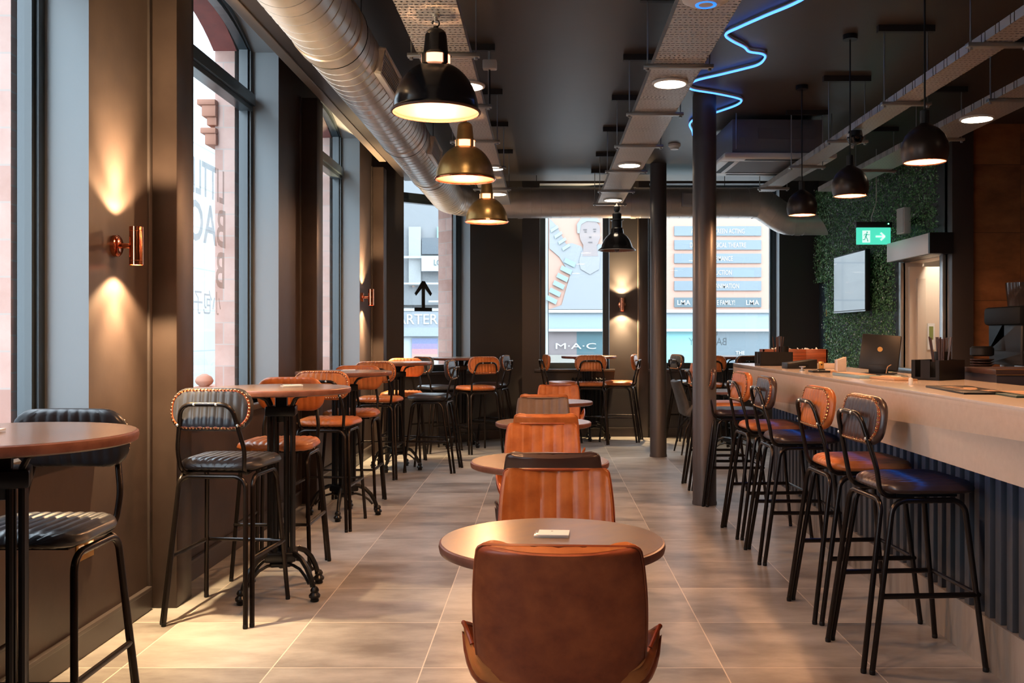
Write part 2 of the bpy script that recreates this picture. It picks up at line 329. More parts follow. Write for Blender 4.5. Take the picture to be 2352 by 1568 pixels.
# brick outer leaves seen beyond the frames
wall_with_openings('wall_outer_left', YB-.3, 11.3, opsL, 5.6, .30, .44, ML, M_['brick'], None, .05)
for o in [x for x in C.objects if x.name.startswith('trim_outer')]: o.data.materials.clear(); o.data.materials.append(M_['brickx']); o.name = 'trim_5'; structure(o)
wall_with_openings('wall_outer_far', -.25, 5.0, opsF, 5.6, .34, .5, MF, M_['brickx'], M_['brick'], .02)
wall_with_openings('wall_outer_corner', -.1, LC+.05, opsC, 5.6, .30, .6, MC, M_['brickx'], None, .07)
for i, o in enumerate([x for x in C.objects if x.name.startswith('trim_outer')]): o.name = 'trim_%d' % (6+i); structure(o)
n_trim = 8
for k, (a, b) in enumerate(WIN_L):   # terracotta voussoirs and corbels on the outer brick piers
    m = MB(); m.M = ML; A = arc(a+.05, b-.05, SPR, RISE); B = arc(a+.02, b-.02, SPR+.02, RISE+.02)
    for (p, q) in zip(A, A[1:]): m.add([(p[0], .285, p[1]-.004), (q[0], .285, q[1]-.004), (q[0], .45, q[1]-.004), (p[0], .45, p[1]-.004)], [(0, 1, 2, 3)])
    structure(m.build('trim_%d' % n_trim, M_['redstone'], smooth=False)); n_trim += 1
    m = MB(); y = b-.05
    m.box(-2.47, -2.34, y-.06, y+.3, 2.96, 3.0).box(-2.44, -2.34, y-.05, y+.3, 2.88, 2.96).box(-2.41, -2.34, y-.03, y+.3, 2.82, 2.88).box(-2.45, -2.34, y-.05, y+.3, 2.76, 2.8).box(-2.42, -2.34, y-.04, y+.3, 2.68, 2.76)
    m.box(-2.50, -2.34, y-.06, y+.3, -.1, .96).tube([(-2.43, y-.02, .96), (-2.43, y-.02, .98), (-2.43, y-.02, 1.0), (-2.43, y-.02, 1.03), (-2.43, y-.02, 1.05)], .06, 12, rs=[.03, .055, .065, .05, .015])
    structure(m.build('trim_%d' % n_trim, M_['terracotta'], bevel=.006)); n_trim += 1
# right wall with doorway, return wall and tiled back-bar wall
DY0, DY1, DZ = 8.60, 9.54, 2.04
MR = Matrix(((0, 1, 0, XR), (1, 0, 0, 0), (0, 0, 1, 0), (0, 0, 0, 1)))
w_, r_ = wall_with_openings('wall_right', 8.5, 12.5, [(DY0, DY1, .001, DZ, 0)], ZT, 0, .2, MR, M_['far_wall'], M_['cream']); trimname(r_, n_trim); n_trim += 1
structure(MB().box(XR, 3.76, 8.40, 8.56, 0, ZC).build('trim_%d' % n_trim, M_['trim'], bevel=.006)); n_trim += 1
structure(MB().box(3.76, 5.0, 8.46, 8.66, 0, ZC).build('wall_back_bar', M_['tilewall'], smooth=False))
structure(MB().box(4.8, 5.0, YB, 8.5, 0, ZC).build('wall_right_bar', M_['tilewall'], smooth=False))
structure(MB().box(XR, 5.0, 8.66, 12.5, -.1, 0).build('floor_hall', M_['floor'], smooth=False))
structure(MB().box(3.76, 4.9, 10.3, 10.4, 0, ZC).box(4.8, 4.9, 8.66, 10.3, 0, ZC).box(XR+.2, 4.9, 8.66, 10.3, 2.5, 2.6).build('wall_hall', M_['cream'], smooth=False))
# lift / back door
d = thing('door_2', None, None, (0, 0, 0)); structure(d)
MB().box(XR-.03, XR+.02, DY1, DY1+.06, 0, DZ+.05).box(XR-.03, XR+.02, DY0-.07, DY0, 0, DZ+.05).box(XR-.03, XR+.02, DY0, DY1, DZ, DZ+.06).build('door_frame', M_['steel'], d, bevel=.003)
MB().box(XR+.03, XR+1.0, 9.46, 9.50, .0, DZ-.04).build('door_leaf', M_['cream'], d, bevel=.004)
MB().box(XR+.09, XR+.17, 9.41, 9.46, .0, DZ-.16).build('door_panel', M_['cream'], d, bevel=.004)
MB().box(XR+.205, XR+.275, 9.452, 9.46, 1.18, 1.44).build('notice', M_['paper'], d)
MB().box(XR+.22, XR+.26, 9.449, 9.453, 1.28, 1.41).build('notice_picture', mat('olive_print', (.22, .27, .08), .6), d)
MB().box(XR-.015, XR+.02, 12.06, 12.42, 0, 1.98).build('door_1', mat('blue_grey_door', (.03, .055, .08), .35), None, bevel=.003)
structure(C.objects['door_1'])
for z in (1.60, 1.30): MB().tube([(XR-.03, 12.05, z-.045), (XR-.03, 12.05, z+.045)], .008).build('hinge', M_['brass'], C.objects['door_1'])
l_ = bpy.data.lights.new('hall_lamp', 'AREA'); l_.shape = 'DISK'; l_.size = .25; l_.energy = 7; l_.color = (1, .86, .70); o_ = bpy.data.objects.new('hall_lamp', l_); C.objects.link(o_); o_.location = (XR+.28, 9.07, 2.36)
# pilasters
for y in (4.657, 7.52, 10.62):
    structure(MB().box(XL-.01, -1.79, y, y+.2, 0, ZC).build('trim_%d' % n_trim, M_['wall'], bevel=.008)); n_trim += 1
    structure(MB().box(XL-.01, XL+.012, y-.035, y, 0, ZC).build('trim_%d' % n_trim, M_['trim'], bevel=.004)); n_trim += 1
structure(MB().box(1.215, 1.335, 12.38, 12.5, 0, ZC).build('trim_%d' % n_trim, M_['trim'], bevel=.006)); n_trim += 1
structure(MB().box(1.205, 1.216, 12.40, 12.5, 0, ZC).build('trim_%d' % n_trim, M_['light_trim'], bevel=.003)); n_trim += 1
# skirting
def skirt(name, m, seg, M):
    b = MB(); b.M = M
    for a, e in seg: b.box(a, e, -.018, 0, 0, .105).box(a, e, -.026, 0, .100, .118)
    structure(b.build(name, M_['trim'], smooth=False, bevel=.003))
skirt('baseboard_left', 0, [(YB, 4.62), (4.86, 7.48), (7.72, 10.58), (10.82, 11.11)], ML)
skirt('baseboard_far', 0, [(-.30, 1.2), (1.34, XR)], MF)
skirt('baseboard_corner', 0, [(0, LC)], MC)
skirt('baseboard_right', 0, [(9.62, 12.05)], Matrix(((0, 1, 0, XR), (1, 0, 0, 0), (0, 0, 1, 0), (0, 0, 0, 1))))
# windows: frame, bead, transom, glass, sill
def window(n, a, b, zs, zp, ri, M, sill=True, transom=(2.96, 3.04), mull=None):
    w = thing('window_%d' % n, None, None); structure(w)
    def ring(m, i0, i1, v0, v1):
        def outl(i): return [(a+i, zs+i)] + arc(a+i, b-i, zp-(0 if ri else i), ri-(i*.9 if ri else 0)) + [(b-i, zs+i)]
        O, I = outl(i0), outl(i1); n_ = len(O)
        for k in range(n_):
            l = (k+1) % n_
            for v in (v0, v1): m.add([(O[k][0], v, O[k][1]), (O[l][0], v, O[l][1]), (I[l][0], v, I[l][1]), (I[k][0], v, I[k][1])], [(0, 1, 2, 3)])
            m.add([(I[k][0], v0, I[k][1]), (I[l][0], v0, I[l][1]), (I[l][0], v1, I[l][1]), (I[k][0], v1, I[k][1])], [(0, 1, 2, 3)])
    f = MB(); f.M = M; ring(f, 0, .05, .185, .27); f.build('window_frame', M_['frame'], w, smooth=False)
    f = MB(); f.M = M; ring(f, .05, .075, .20, .26); f.build('glazing_bead', M_['frame'], w, smooth=False)
    if transom:
        f = MB(); f.M = M; f.box(a+.05, b-.05, .15, .28, transom[0], transom[1]); f.box(a+.05, b-.05, .17, .26, transom[0]-.035, transom[0]); f.build('transom', M_['frame'], w, smooth=False, bevel=.003)
    g = MB(); g.M = M; A = arc(a+.07, b-.07, zp, max(ri-.06, 0)) if ri else [(a+.07, zp-.05), (b-.07, zp-.05)]
    pts = [(a+.07, zs+.07)]+A+[(b-.07, zs+.07)]
    g.add([(p[0], .23, p[1]) for p in pts], [tuple(range(len(pts)))]); g.build('pane', M_['glass'], w, smooth=False)
    if sill:
        s = MB(); s.M = M; s.box(a-.07, b+.07, -.05, .19, zs-.035, zs); s.build('window_sill', M_['trim'], w, bevel=.004)
    return w
for i, (a, b, zs, zp, r) in enumerate(opsL): window(i+1, a, b, zs, zp, r, ML)
window(5, *opsC[0], MC); window(6, *opsF[0], MF, transom=None); window(7, *opsF[1], MF, transom=None)
# vinyl on the glass
def decal_thing(name, label, rows, M, h, cat='window lettering'):
    t = thing(name, label, cat)
    for (txt, hh, z, xs) in rows:
        text_obj('lettering', txt, hh, M_['decal'], (0, 0, 0), t, xs, M @ Matrix.Translation((0, 0, z)))
M1 = Matrix(((0, 0, 0, -2.138), (-1, 0, 0, 6.07), (0, 0, 1, 0), (0, 0, 0, 1)))
M1 = Matrix(((0, 1, 0, -2.138), (-1, 0, 0, 6.07), (0, 0, 1, 0), (0, 0, 0, 1)))
decal_thing('window_lettering', 'large grey mirrored letters on the tall arched side window', [('LITTLE', .22, 2.20, .72), ('BAO', .25, 1.91, 1.0), ('B', .24, 1.64, 1.0)], M1, .2)
C.objects['lettering.002'].location.y = .24 if 'lettering.002' in C.objects else 0
text_obj('lettering', '小包子', .12, M_['decal'], (0, 0, 0), C.objects['window_lettering'], 1, M1 @ Matrix.Translation((0, 0, 1.47)))
M2 = Matrix(((-1, 0, 0, 2.16), (0, 1, 0, 12.71), (0, 0, 1, 0), (0, 0, 0, 1)))
decal_thing('window_lettering', 'small pale mirrored lettering low on the wide far window', [('LITTLE', .06, 1.32, 1.1), ('BAO BOY', .10, 1.19, .85)], M2, .1)
# black up-arrow on the corner window
m = MB(); m.M = MC @ Matrix.Translation((uc(-1.36), .20, 0))
h0 = 1.645
m.box(-.022, .022, 0, .012, h0, h0+.34).box(-.125, .125, 0, .012, h0-.03, h0+.015)
for s in (-1, 1):
    m.add([(0, 0, h0+.34), (s*.02, 0, h0+.34), (s*.125, 0, h0+.19), (s*.105, 0, h0+.16), (0, 0, h0+.275), (0, .012, h0+.34), (s*.02, .012, h0+.34), (s*.125, .012, h0+.19), (s*.105, .012, h0+.16), (0, .012, h0+.275)],
          [(0, 1, 2, 3, 4), (5, 6, 7, 8, 9), (0, 1, 6, 5), (1, 2, 7, 6), (2, 3, 8, 7), (3, 4, 9, 8)])
tag(m.build('arrow_sign', M_['black'], smooth=False), 'black upward arrow sign with flat base on the corner window', 'sign')
# columns
for (x, y, r, lb) in ((1.251, 7.52, .092, 'thicker-looking near cast iron column beside the bar stools'), (1.235, 10.45, .09, 'far cast iron column in front of the far windows')):
    o = MB().lathe([(r+.004, 0), (r+.004, .02), (r, .03), (r, ZC)], 32).build('column', M_['col'], loc=(x, y, 0)); tag(o, lb, 'column', None, 'structure')
# wall socket
t = thing('wall_socket', 'double brushed metal power socket low on the wall left of the pier', 'socket', (XL, 3.99, .44))
MB().box(0, .006, -.075, .075, -.045, .045).build('face_plate', M_['brass'], t, bevel=.002)
for y in (-.04, .04):
    MB().box(.006, .009, y-.022, y+.022, -.02, .02).build('outlet', M_['white'], t, bevel=.001)
MB().box(.006, .011, -.010, .010, -.02, .01).build('usb_port', M_['white'], t, bevel=.001)
# radiator
t = thing('column_radiator', 'black column radiator under the narrow far window behind the stools', 'radiator', (.56, 12.45, 0))
for k in range(9): MB().tube(fillet([(-.20+k*.05, -.03, .12), (-.20+k*.05, -.03, .76), (-.20+k*.05, .04, .76), (-.20+k*.05, .04, .12)], .03), .014, 8).build('radiator_column', M_['castiron'], t)
MB().tube([(-.22, 0, .14), (.22, 0, .14)], .018).tube([(-.22, 0, .74), (.22, 0, .74)], .018).build('header_pipe', M_['castiron'], t)
MB().box(-.19, -.15, -.03, .04, 0, .12).box(.15, .19, -.03, .04, 0, .12).build('foot', M_['castiron'], t)
# ------------------------------------------------------------ outside: street, buildings
structure(MB().box(-30, 30, -10, 45, -.35, -.30).build('ground_street', M_['pavers'], smooth=False))
t = thing('panel_building', 'pale grey panelled building across the side street', 'building', (-8, 12, -.3))
MB().box(-2, 0, -16, 11.5, 0, 9).build('wall', M_['paleface'], t, smooth=False)
t = thing('shop_building', 'pale building across the road with billboards and shop windows', 'building', (0, 24, 0)); BT = t
MB().box(-7.9, 12, .3, 3, -.3, 9).build('wall', M_['paleface_x'], t, smooth=False)
def FX(px): return .010909*(px-1252)
def FZ(py): return 1.33+.010909*(768-py)
def panel(name, p0, p1, y0, y1, m, yy=0, th=.05, par=None):
    o = MB().box(FX(p0), FX(p1), yy-th, yy, FZ(y1), FZ(y0)).build(name, m, par or BT, smooth=False); return o
PM = lambda n, c: mat(n, tuple(v*.62 for v in c), .8)
pink = PM('salmon_poster_board', (.50, .30, .23)); fas = PM('pale_blue_fascia', (.30, .37, .41)); fas2 = PM('white_band', (.48, .53, .55)); shop = mat('shop_glass_grey', (.07, .095, .11), .25); teal = PM('teal_shop_display', (.25, .50, .52))
panel('pier', 1222, 1259, 430, 900, PM('cream_tile_pier', (.43, .45, .44)), .2, .1)
pf = panel('poster', 1260, 1462, 380, 710, pink, .1)
bbd = panel('billboard', 1490, 1767, 380, 712, pink, .1)
panel('fascia', 1260, 1800, 718, 755, fas, .12); panel('band', 1260, 1800, 711, 718, fas2, .05); panel('band', 1260, 1800, 755, 761, fas2, .05)
panel('shop_window', 1260, 1325, 761, 900, PM('shop_display_rose', (.24, .20, .20)), .2)
panel('shop_window', 1325, 1490, 761, 900, mat('shop_glass_teal', (.05, .10, .115), .3), .2)
panel('shop_window', 1490, 1600, 761, 900, teal, .2); panel('shop_window', 1600, 1800, 761, 900, shop, .2)
panel('shop_awning', 1225, 1400, 815, 850, PM('pale_step', (.33, .31, .27)), .1)
# left part of that facade
gl = PM('grey_stone', (.24, .25, .26)); panel('glazing', 900, 1060, 380, 700, gl, .2)
panel('pillar', 938, 966, 520, 655, PM('pale_tile_pillar', (.36, .37, .37)), .1)
panel('rail', 900, 1060, 588, 593, fas2, 0); panel('rail', 900, 1060, 649, 653, fas2, 0); panel('rail', 985, 1060, 690, 694, fas2, 0)
panel('office_window', 968, 1032, 545, 583, PM('office_glass', (.13, .15, .17)), .12); panel('office_window', 1003, 1032, 520, 545, teal, .12)
wl = panel('wall_sign', 969, 1060, 588, 623, fas2, -.05); text_obj('lettering', 'LOVE NEW', .15, PM('sign_ink', (.10, .12, .13)), (FX(997), -.12, FZ(610)), wl, .72, None, 'LEFT')
fr = panel('fascia', 880, 1060, 714, 752, PM('grey_fascia', (.30, .33, .36)), 0); text_obj('lettering', 'CHARTER', .26, PM('white_letter', (.62, .64, .66)), (FX(1006), -.07, FZ(744)), fr, .95, None, 'RIGHT')
panel('band', 880, 1060, 708, 714, fas2, -.02); panel('band', 880, 1060, 752, 772, PM('grey_band', (.34, .38, .41)), .0)
panel('door_frame', 925, 1060, 772, 900, fas2, .1)
for k, (c) in enumerate([(.20, .23, .38), (.30, .24, .42), (.50, .27, .28), (.55, .33, .27), (.60, .52, .40), (.56, .54, .40)]): panel('rainbow_stripe', 946, 1005, 777+k*12, 789+k*12, PM('stripe_%d' % k, c), .05); panel('rainbow_stripe', 1019, 1060, 777+k*12, 789+k*12, PM('stripeb_%d' % k, c), .05)
# billboard rows
rows = [('ACTING & SCREEN ACTING', 519), ('DANCE & MUSICAL THEATRE', 551), ('PERFORMANCE', 582), ('PRODUCTION', 614), ('GAMES & ANIMATION', 645), ('JOIN THE FAMILY!', 683)]
for i, (s, y) in enumerate(rows):
    pn = panel('banner', 1549, 1749, y, y+22, PM('banner_grey_%d' % i, (.20, .24, .27) if i < 5 else (.13, .17, .19)), .04, .03, bbd)
    text_obj('lettering', s, .125, PM('banner_letter_%d' % i, (.52, .48, .43)), (FX(1649), -.0, FZ(y+17)), pn, .62)
for px in (1570, 1728): text_obj('lettering', 'LMA', .125, PM('lma_letter', (.62, .64, .66)), (FX(px), -.005, FZ(700)), bbd, 1.0)
# generic performer on the poster
def flat(name, pts, m, par, yy=.03): return MB().prism([(FX(a), FZ(b)) for a, b in pts], 'y', yy, yy+.02).build(name, m, par, smooth=False)
pf_m = PM('print_jacket_grey', (.29, .30, .31)); skin = PM('print_skin', (.30, .25, .24)); feat = PM('print_feature_grey', (.15, .135, .14))
flat('printed_jacket', [(1262, 500), (1280, 520), (1300, 560), (1314, 558), (1335, 565), (1345, 580), (1375, 560), (1440, 570), (1440, 710), (1262, 710), (1290, 700), (1310, 630), (1285, 590), (1262, 570)], pf_m, pf, .02)
flat('printed_face', [(1328, 520), (1334, 508), (1350, 503), (1368, 506), (1378, 520), (1379, 545), (1372, 562), (1358, 570), (1342, 566), (1333, 550)], skin, pf, .0)
flat('printed_hair', [(1326, 535), (1325, 515), (1334, 502), (1352, 498), (1372, 501), (1380, 512), (1366, 509), (1348, 508), (1335, 515), (1331, 536)], pf_m, pf, -.01)
flat('printed_shirt', [(1337, 575), (1358, 585), (1380, 575), (1376, 618), (1355, 630), (1334, 618), (1330, 600)], PM('print_shirt', (.30, .30, .32)), pf, 0)
for a_, b_, w__, h_ in ((1344, 526, 8, 2), (1366, 525, 7, 2), (1345, 531, 5, 2), (1366, 530, 5, 2), (1356, 543, 5, 2.5), (1356, 555, 9, 2)): flat('printed_feature', [(a_-w__/2, b_), (a_+w__/2, b_), (a_+w__/2, b_+h_), (a_-w__/2, b_+h_)], feat, pf, -.012)
flat('printed_neck', [(1340, 562), (1370, 562), (1374, 588), (1338, 588)], skin, pf, -.004)
for k in range(6):
    x, y = 1313-k*8.5, 600+k*17; flat('printed_sleeve_band', [(x-14, y-8), (x+10, y+4), (x+6, y+14), (x-18, y+2)], PM('print_blue_%d' % k, (.27, .38, .46)), pf, -.01)
for k in range(4): x, y = 1268+k*9, 525+k*14; flat('printed_sleeve_band', [(x-4, y+2), (x+12, y-8), (x+15, y-2), (x-2, y+9)], PM('print_blueb_%d' % k, (.32, .42, .48)), pf, -.01)
text_obj('lettering', 'M·A·C', .15, PM('sign_white', (.62, .65, .66)), (FX(1274), .1, FZ(801)), BT, 1.9, None, 'LEFT')
text_obj('lettering', 'THE', .09, PM('sign_white2', (.6, .62, .64)), (FX(1702), .1, FZ(814)), BT, 1); text_obj('lettering', 'ARDA', .14, PM('sign_white3', (.6, .62, .64)), (FX(1702), .1, FZ(829)), BT, 1)
# ------------------------------------------------------------ bar stools
def pad(a, b, R, t_top, t_bot, pitch, groove=.004, nu=73, nv=17, bow=0, wide=0):
    """pillow pad lying in XY (x half a, y half b, corner R), stitched channels run along y"""
    def hw(y):
        y = abs(y); k = b-R
        return a if y <= k else a-R+math.sqrt(max(0, R*R-(y-k)**2))
    vs = [[], []]; us = [math.sin((i/(nu-1)-.5)*PI*.9)/math.sin(.45*PI) for i in range(nu)]
    us = [-1+2*i/(nu-1) for i in range(nu)]
    ys = [b*math.sin((j/(nv-1)-.5)*PI) for j in range(nv)]
    for side in (0, 1):
        for y in ys:
            w = hw(y)*(1+wide*y/b)
            for u in us:
                x = u*w; f = math.sqrt(max(0, (1-abs(u)**8)*(1-abs(y/b)**8)))
                g = abs(math.cos(PI*x/pitch))**6*groove*f
                z = (t_top*f-g) if side == 0 else -t_bot*f+g*.8
                vs[side].append((x, y, z+bow*x*x))
    V = vs[0]+vs[1]; n = nu*nv; F = []
    for j in range(nv-1):
        for i in range(nu-1):
            q = j*nu+i; F.append((q, q+1, q+nu+1, q+nu)); F.append((n+q, n+q+nu, n+q+nu+1, n+q+1))
    return V, F
def rr_outline(a, b, R, n):
    """n evenly spaced points round a rounded rectangle"""
    pts = []
    for cx, cy, t0 in ((a-R, b-R, 0), (-(a-R), b-R, PI/2), (-(a-R), -(b-R), PI), (a-R, -(b-R), 3*PI/2)):
        for k in range(13): t = t0+PI/2*k/12; pts.append((cx+R*math.cos(t), cy+R*math.sin(t)))
    L = [math.dist(pts[i], pts[(i+1) % len(pts)]) for i in range(len(pts))]; T = sum(L); out = []
    for k in range(n):
        s = T*k/n; i = 0
        while s > L[i]: s -= L[i]; i += 1
        p, q = pts[i], pts[(i+1) % len(pts)]; f = s/max(L[i], 1e-9); out.append((p[0]+(q[0]-p[0])*f, p[1]+(q[1]-p[1])*f))
    return out
def make_stool(leather):
    t = thing('bar_stool', 'x', 'bar stool')
    lm = M_[leather]; bmx = M_['blackmetal']
    V, F = pad(.205, .195, .10, .036, .022, .037, .006, wide=.06)
    MB().add([(x, y+.035, z+.715) for x, y, z in V], F).build('seat', lm, t)
    # backrest: pad rotated upright, front (channels) towards +y
    tilt = math.radians(-9)
    B = Matrix.Translation((0, -.185, .985)) @ Matrix.Rotation(tilt, 4, 'X') @ Matrix.Rotation(-PI/2, 4, 'X') @ Matrix.Scale(1, 4)
    V, F = pad(.197, .100, .085, .030, .026, .037, .0045, nv=15, bow=.42)
    b = MB(); b.M = B; bk = b.add(V, F).build('backrest', lm, t)
    nt = MB(); st = MB(); ol = rr_outline(.183, .086, .076, 48)
    MB().tube([B @ Vector((x, y, -.0165+.42*x*x)) for x, y in ol], .0075, 6, closed=True, aspect=.55).build('border_strip', M_['cognac'], bk)
    for k, (x, y) in enumerate(rr_outline(.185, .088, .078, 58)):
        p = B @ Vector((x, y, -.0215+.42*x*x)); nrm = (B.to_3x3() @ Vector((0, 0, -1))).normalized()
        q = nrm.to_track_quat('Z', 'Y').to_matrix().to_4x4()
        nt.lathe([(.0058, -.003), (.0055, .0015), (.0032, .0045), (0.0001, .0055)], 6, tuple(p), q)
    nt.build('nail_trim', M_['nail'], bk)
    for i in range(-4, 5):
        x = (i+.5)*.037
        p = [B @ Vector((x, y, -.0235*math.sqrt(max(0, (1-(abs(x)/.197)**8)*(1-(abs(y)/.1)**8)))+.42*x*x-.0006)) for y in (-.078, 0, .078)]
        st.tube(p, .0009, 4)
    st.build('stitching', M_['stitch'], bk)
    # back frame: bent tube arch
    r = .0105
    pts = [(.125, -.02, .683), (.150, -.165, .683), (.160, -.185, .80), (.118, -.238, 1.012), (-.118, -.238, 1.012), (-.160, -.185, .80), (-.150, -.165, .683), (-.125, -.02, .683)]
    bf = MB().tube(fillet(pts, [.06, .25, .06, .06, .25, .06]), r, 10).build('back_frame', bmx, t)
    for x, z in ((-.052, 1.012), (.052, 1.012), (-.142, .915), (.142, .915)):
        y = -.238-r if z > 1 else -.213-r
        MB().lathe([(.007, -.002), (.007, .002), (.004, .005), (0.0001, .0055)], 8, (x, y, z), Matrix.Rotation(PI/2, 4, 'X')).build('screw', M_['steel'], bf)
    # three bent tubes make the legs: rear U and two side Us
    lp = [(.192, -.252, .012), (.158, -.165, .672), (-.158, -.165, .672), (-.192, -.252, .012)]
    MB().tube(fillet(lp, .055), .0115, 10).build('leg_frame', bmx, t)
    for s in (-1, 1):
        lp = [(s*.212, -.225, .012), (s*.176, -.125, .672), (s*.176, .165, .672), (s*.212, .235, .012)]
        MB().tube(fillet(lp, .06), .0115, 10).build('leg_frame', bmx, t)
        for y, x in ((-.225, .212), (.235, .212)): MB().lathe([(.011, 0), (.012, .004), (.012, .016), (.0105, .018)], 10, (s*x, y, 0)).build('foot_glide', M_['black'], t)
        MB().lathe([(.011, 0), (.012, .004), (.012, .016), (.0105, .018)], 10, (s*.192, -.252, 0)).build('foot_glide', M_['black'], t)
    f = MB()
    for s in (-1, 1): f.tube([(s*.197, -.178, .30), (s*.199, .215, .30)], .0088, 8, aspect=1.3)
    f.tube([(-.199, .215, .30), (.199, .215, .30)], .0088, 8)
    f.build('footrest', bmx, t)
    mb = MB().box(-.15, .15, -.10, .15, .682, .694).build('seat_plate', M_['black'], t)
    return t
protos = {}
def stool(leather, x, y, deg, label, group):
    if leather not in protos: protos[leather] = o = make_stool(leather)
    else: o = copy_tree(protos[leather])
    o.location = (x, y, 0); o.rotation_euler = (0, 0, math.radians(deg)); tag(o, label, 'bar stool', group); return o
gB, gL, gF = 'bar stools lined up at the bar', 'bar stools at the window side tables', 'bar stools by the far windows'
# deg: 0 faces away from the camera (+Y), -90 faces right (+X), 90 faces left, 180 faces the camera
stool('brown', 1.490, 3.975, -86, 'dark brown stool nearest the camera in the row at the bar', gB)
stool('orange', 1.480, 4.605, -87, 'tan leather stool second nearest at the bar, between two dark brown ones', gB)
stool('brown', 1.490, 5.725, -90, 'dark brown stool at the bar right beside the farther tan one', gB)
stool('orange', 1.485, 6.425, -86, 'tan leather stool at the bar third behind the nearest, just right of the thick column', gB)
stool('brown', 1.475, 7.60, -90, 'dark stool at the bar corner with its backrest hidden behind the thick column', gB)
stool('orange', 1.480, 8.36, -90, 'tan seated stool beyond the bar corner, mostly hidden behind the thick column', gB)
stool('charcoal', -1.585, 3.03, 180, 'charcoal stool facing the camera behind the left edge table', gL)
stool('brown', -1.590, 2.20, 0, 'stool at the left edge of the photo with only its seat corner showing', gL)
stool('charcoal', -1.525, 4.60, -5, 'charcoal stool with brass nails, back to the camera, at the near left window table', gL)
stool('orange', -1.480, 5.40, 180, 'tan stool facing the camera behind the near left window table', gL)
stool('orange', -1.520, 6.70, -2, 'tan nail-trimmed stool, back to the camera, at the second window table', gL)
stool('orange', -1.500, 7.50, 180, 'tan stool facing the camera on the far side of the second window table', gL)
stool('orange', -1.565, 9.00, -2, 'tan nail-trimmed stool, back to the camera, at the third window table', gL)
stool('orange', -1.470, 9.90, 180, 'tan stool facing the camera on the far side of the third window table', gL)
stool('charcoal', -1.100, 9.40, 84, 'charcoal stool turned sideways at the aisle side of the third window table', gL)
stool('charcoal', -1.270, 10.98, -45, 'charcoal stool left of the corner table below the arrow window', gL)
stool('orange', -.770, 10.90, 30, 'tan stool in front of the corner table below the arrow window', gL)
stool('brown', -.650, 11.62, 78, 'brown stool right of the corner table, half hidden behind the tan one', gL)
stool('orange', .180, 11.90, -80, 'tan stool turned right at the left side of the narrow far window', gF)
stool('orange', .555, 11.78, 0, 'tan nail-trimmed stool, back to the camera, under the narrow far window', gF)
stool('orange', .950, 12.03, 78, 'tan stool turned left below the far wall light', gF)
stool('charcoal', 1.835, 12.18, -74, 'charcoal stool seen between the two columns by the wide far window', gF)
stool('orange', 1.960, 11.55, 0, 'tan stool almost hidden behind the thick column by the wide far window', gF)
stool('brown', 2.330, 11.50, 28, 'dark nail-trimmed stool, back to the camera, beyond the bar corner', gF)
# ------------------------------------------------------------ tables
def make_table(D, z, name, cat, single=False):
    t = thing(name, 'x', cat); R = D/2
    MB().lathe([(R-.012, z-.032), (R-.002, z-.027), (R+.001, z-.014), (R-.001, z-.004), (R-.006, z-.0005)], 64).build('table_edge', M_['tabledge'], t)
    MB().lathe([(.001, z-.001), (R-.0065, z-.001), (R-.0065, z), (.001, z)], 64).build('tabletop', M_['tabletop'], t)
    zb = .205
    if single: MB().lathe([(.030, zb-.02), (.034, zb+.03), (.026, zb+.06), (.024, z-.16), (.032, z-.12), (.032, z-.05)], 20).build('post', M_['castiron'], t)
    for sx in (-1, 1):
        for sy in (-1, 1):
            if single: continue
            p = MB()
            for (x, y) in ((.056, .056), (.056, .026), (.026, .056)): p.tube([(sx*x, sy*y, zb), (sx*x, sy*y, z-.12)], .0095, 8)
            p.build('post', M_['castiron'], t)
    k = MB().box(-.075, .075, -.075, .075, z-(.07 if single else .145), z-(.05 if single else .095)).box(-.03, .03, -.03, .03, z-.18, z-.04)
    k.build('top_collar', M_['castiron'], t, bevel=.008)
    br = MB()
    for q in range(4):
        a = PI/4+q*PI/2; c, s = math.cos(a), math.sin(a)
        br.tube([(c*rr, s*rr, zz) for rr, zz in ((.07, z-(.07 if single else .13)), (.08, z-(.065 if single else .09)), (.10, z-(.05 if single else .06)), (.14, z-.042), (.19, z-.037))], .009, 8)
    br.tube([(-.2, 0, z-.036), (.2, 0, z-.036)], .008, 6)
    br.build('top_bracket', M_['castiron'], t)
    MB().box(-.078, .078, -.078, .078, zb-.03, zb+.02).box(-.055, .055, -.055, .055, zb-.06, zb-.03).box(-.015, .015, -.015, .015, zb-.075, zb+.06).build('base_hub', M_['castiron'], t, bevel=.01)
    for q in range(4):
        a = PI/4+q*PI/2; c, s = math.cos(a), math.sin(a)
        f = lambda L: [(c*rr, s*rr, zz) for rr, zz in L]
        m = MB().tube(f([(.07, .215), (.11, .215), (.155, .195), (.195, .155), (.222, .11), (.238, .07)]), .0125, 8, aspect=1.2)
        m.tube(f([(.04, .155), (.09, .158), (.14, .145), (.18, .115), (.21, .08)]), .008, 8)
        lg = m.build('leg', M_['castiron'], t)
        MB().lathe([(.017, 0), (.022, .004), (.020, .016), (.028, .022), (.029, .032), (.018, .045), (.022, .055), (.019, .064), (.013, .072)], 14, (c*.25, s*.25, 0)).build('foot', M_['castiron'], lg)
    return t
def place(proto, x, y, deg, label, group, first=False):
    o = proto if first else copy_tree(proto)
    o.location = (x, y, 0); o.rotation_euler = (0, 0, math.radians(deg)); o['label'] = label; o['group'] = group; return o
hi = make_table(.70, 1.06, 'high_table', 'table'); gH = 'round high tables'
place(hi, -1.49, 2.62, 25, 'round high table cut off by the left edge of the photo', gH, True)
place(hi, -1.354, 4.92, 10, 'round high table nearest the camera under the big side window with lettering', gH)
place(hi, -1.483, 7.06, 47, 'round high table second from the camera along the windows', gH)
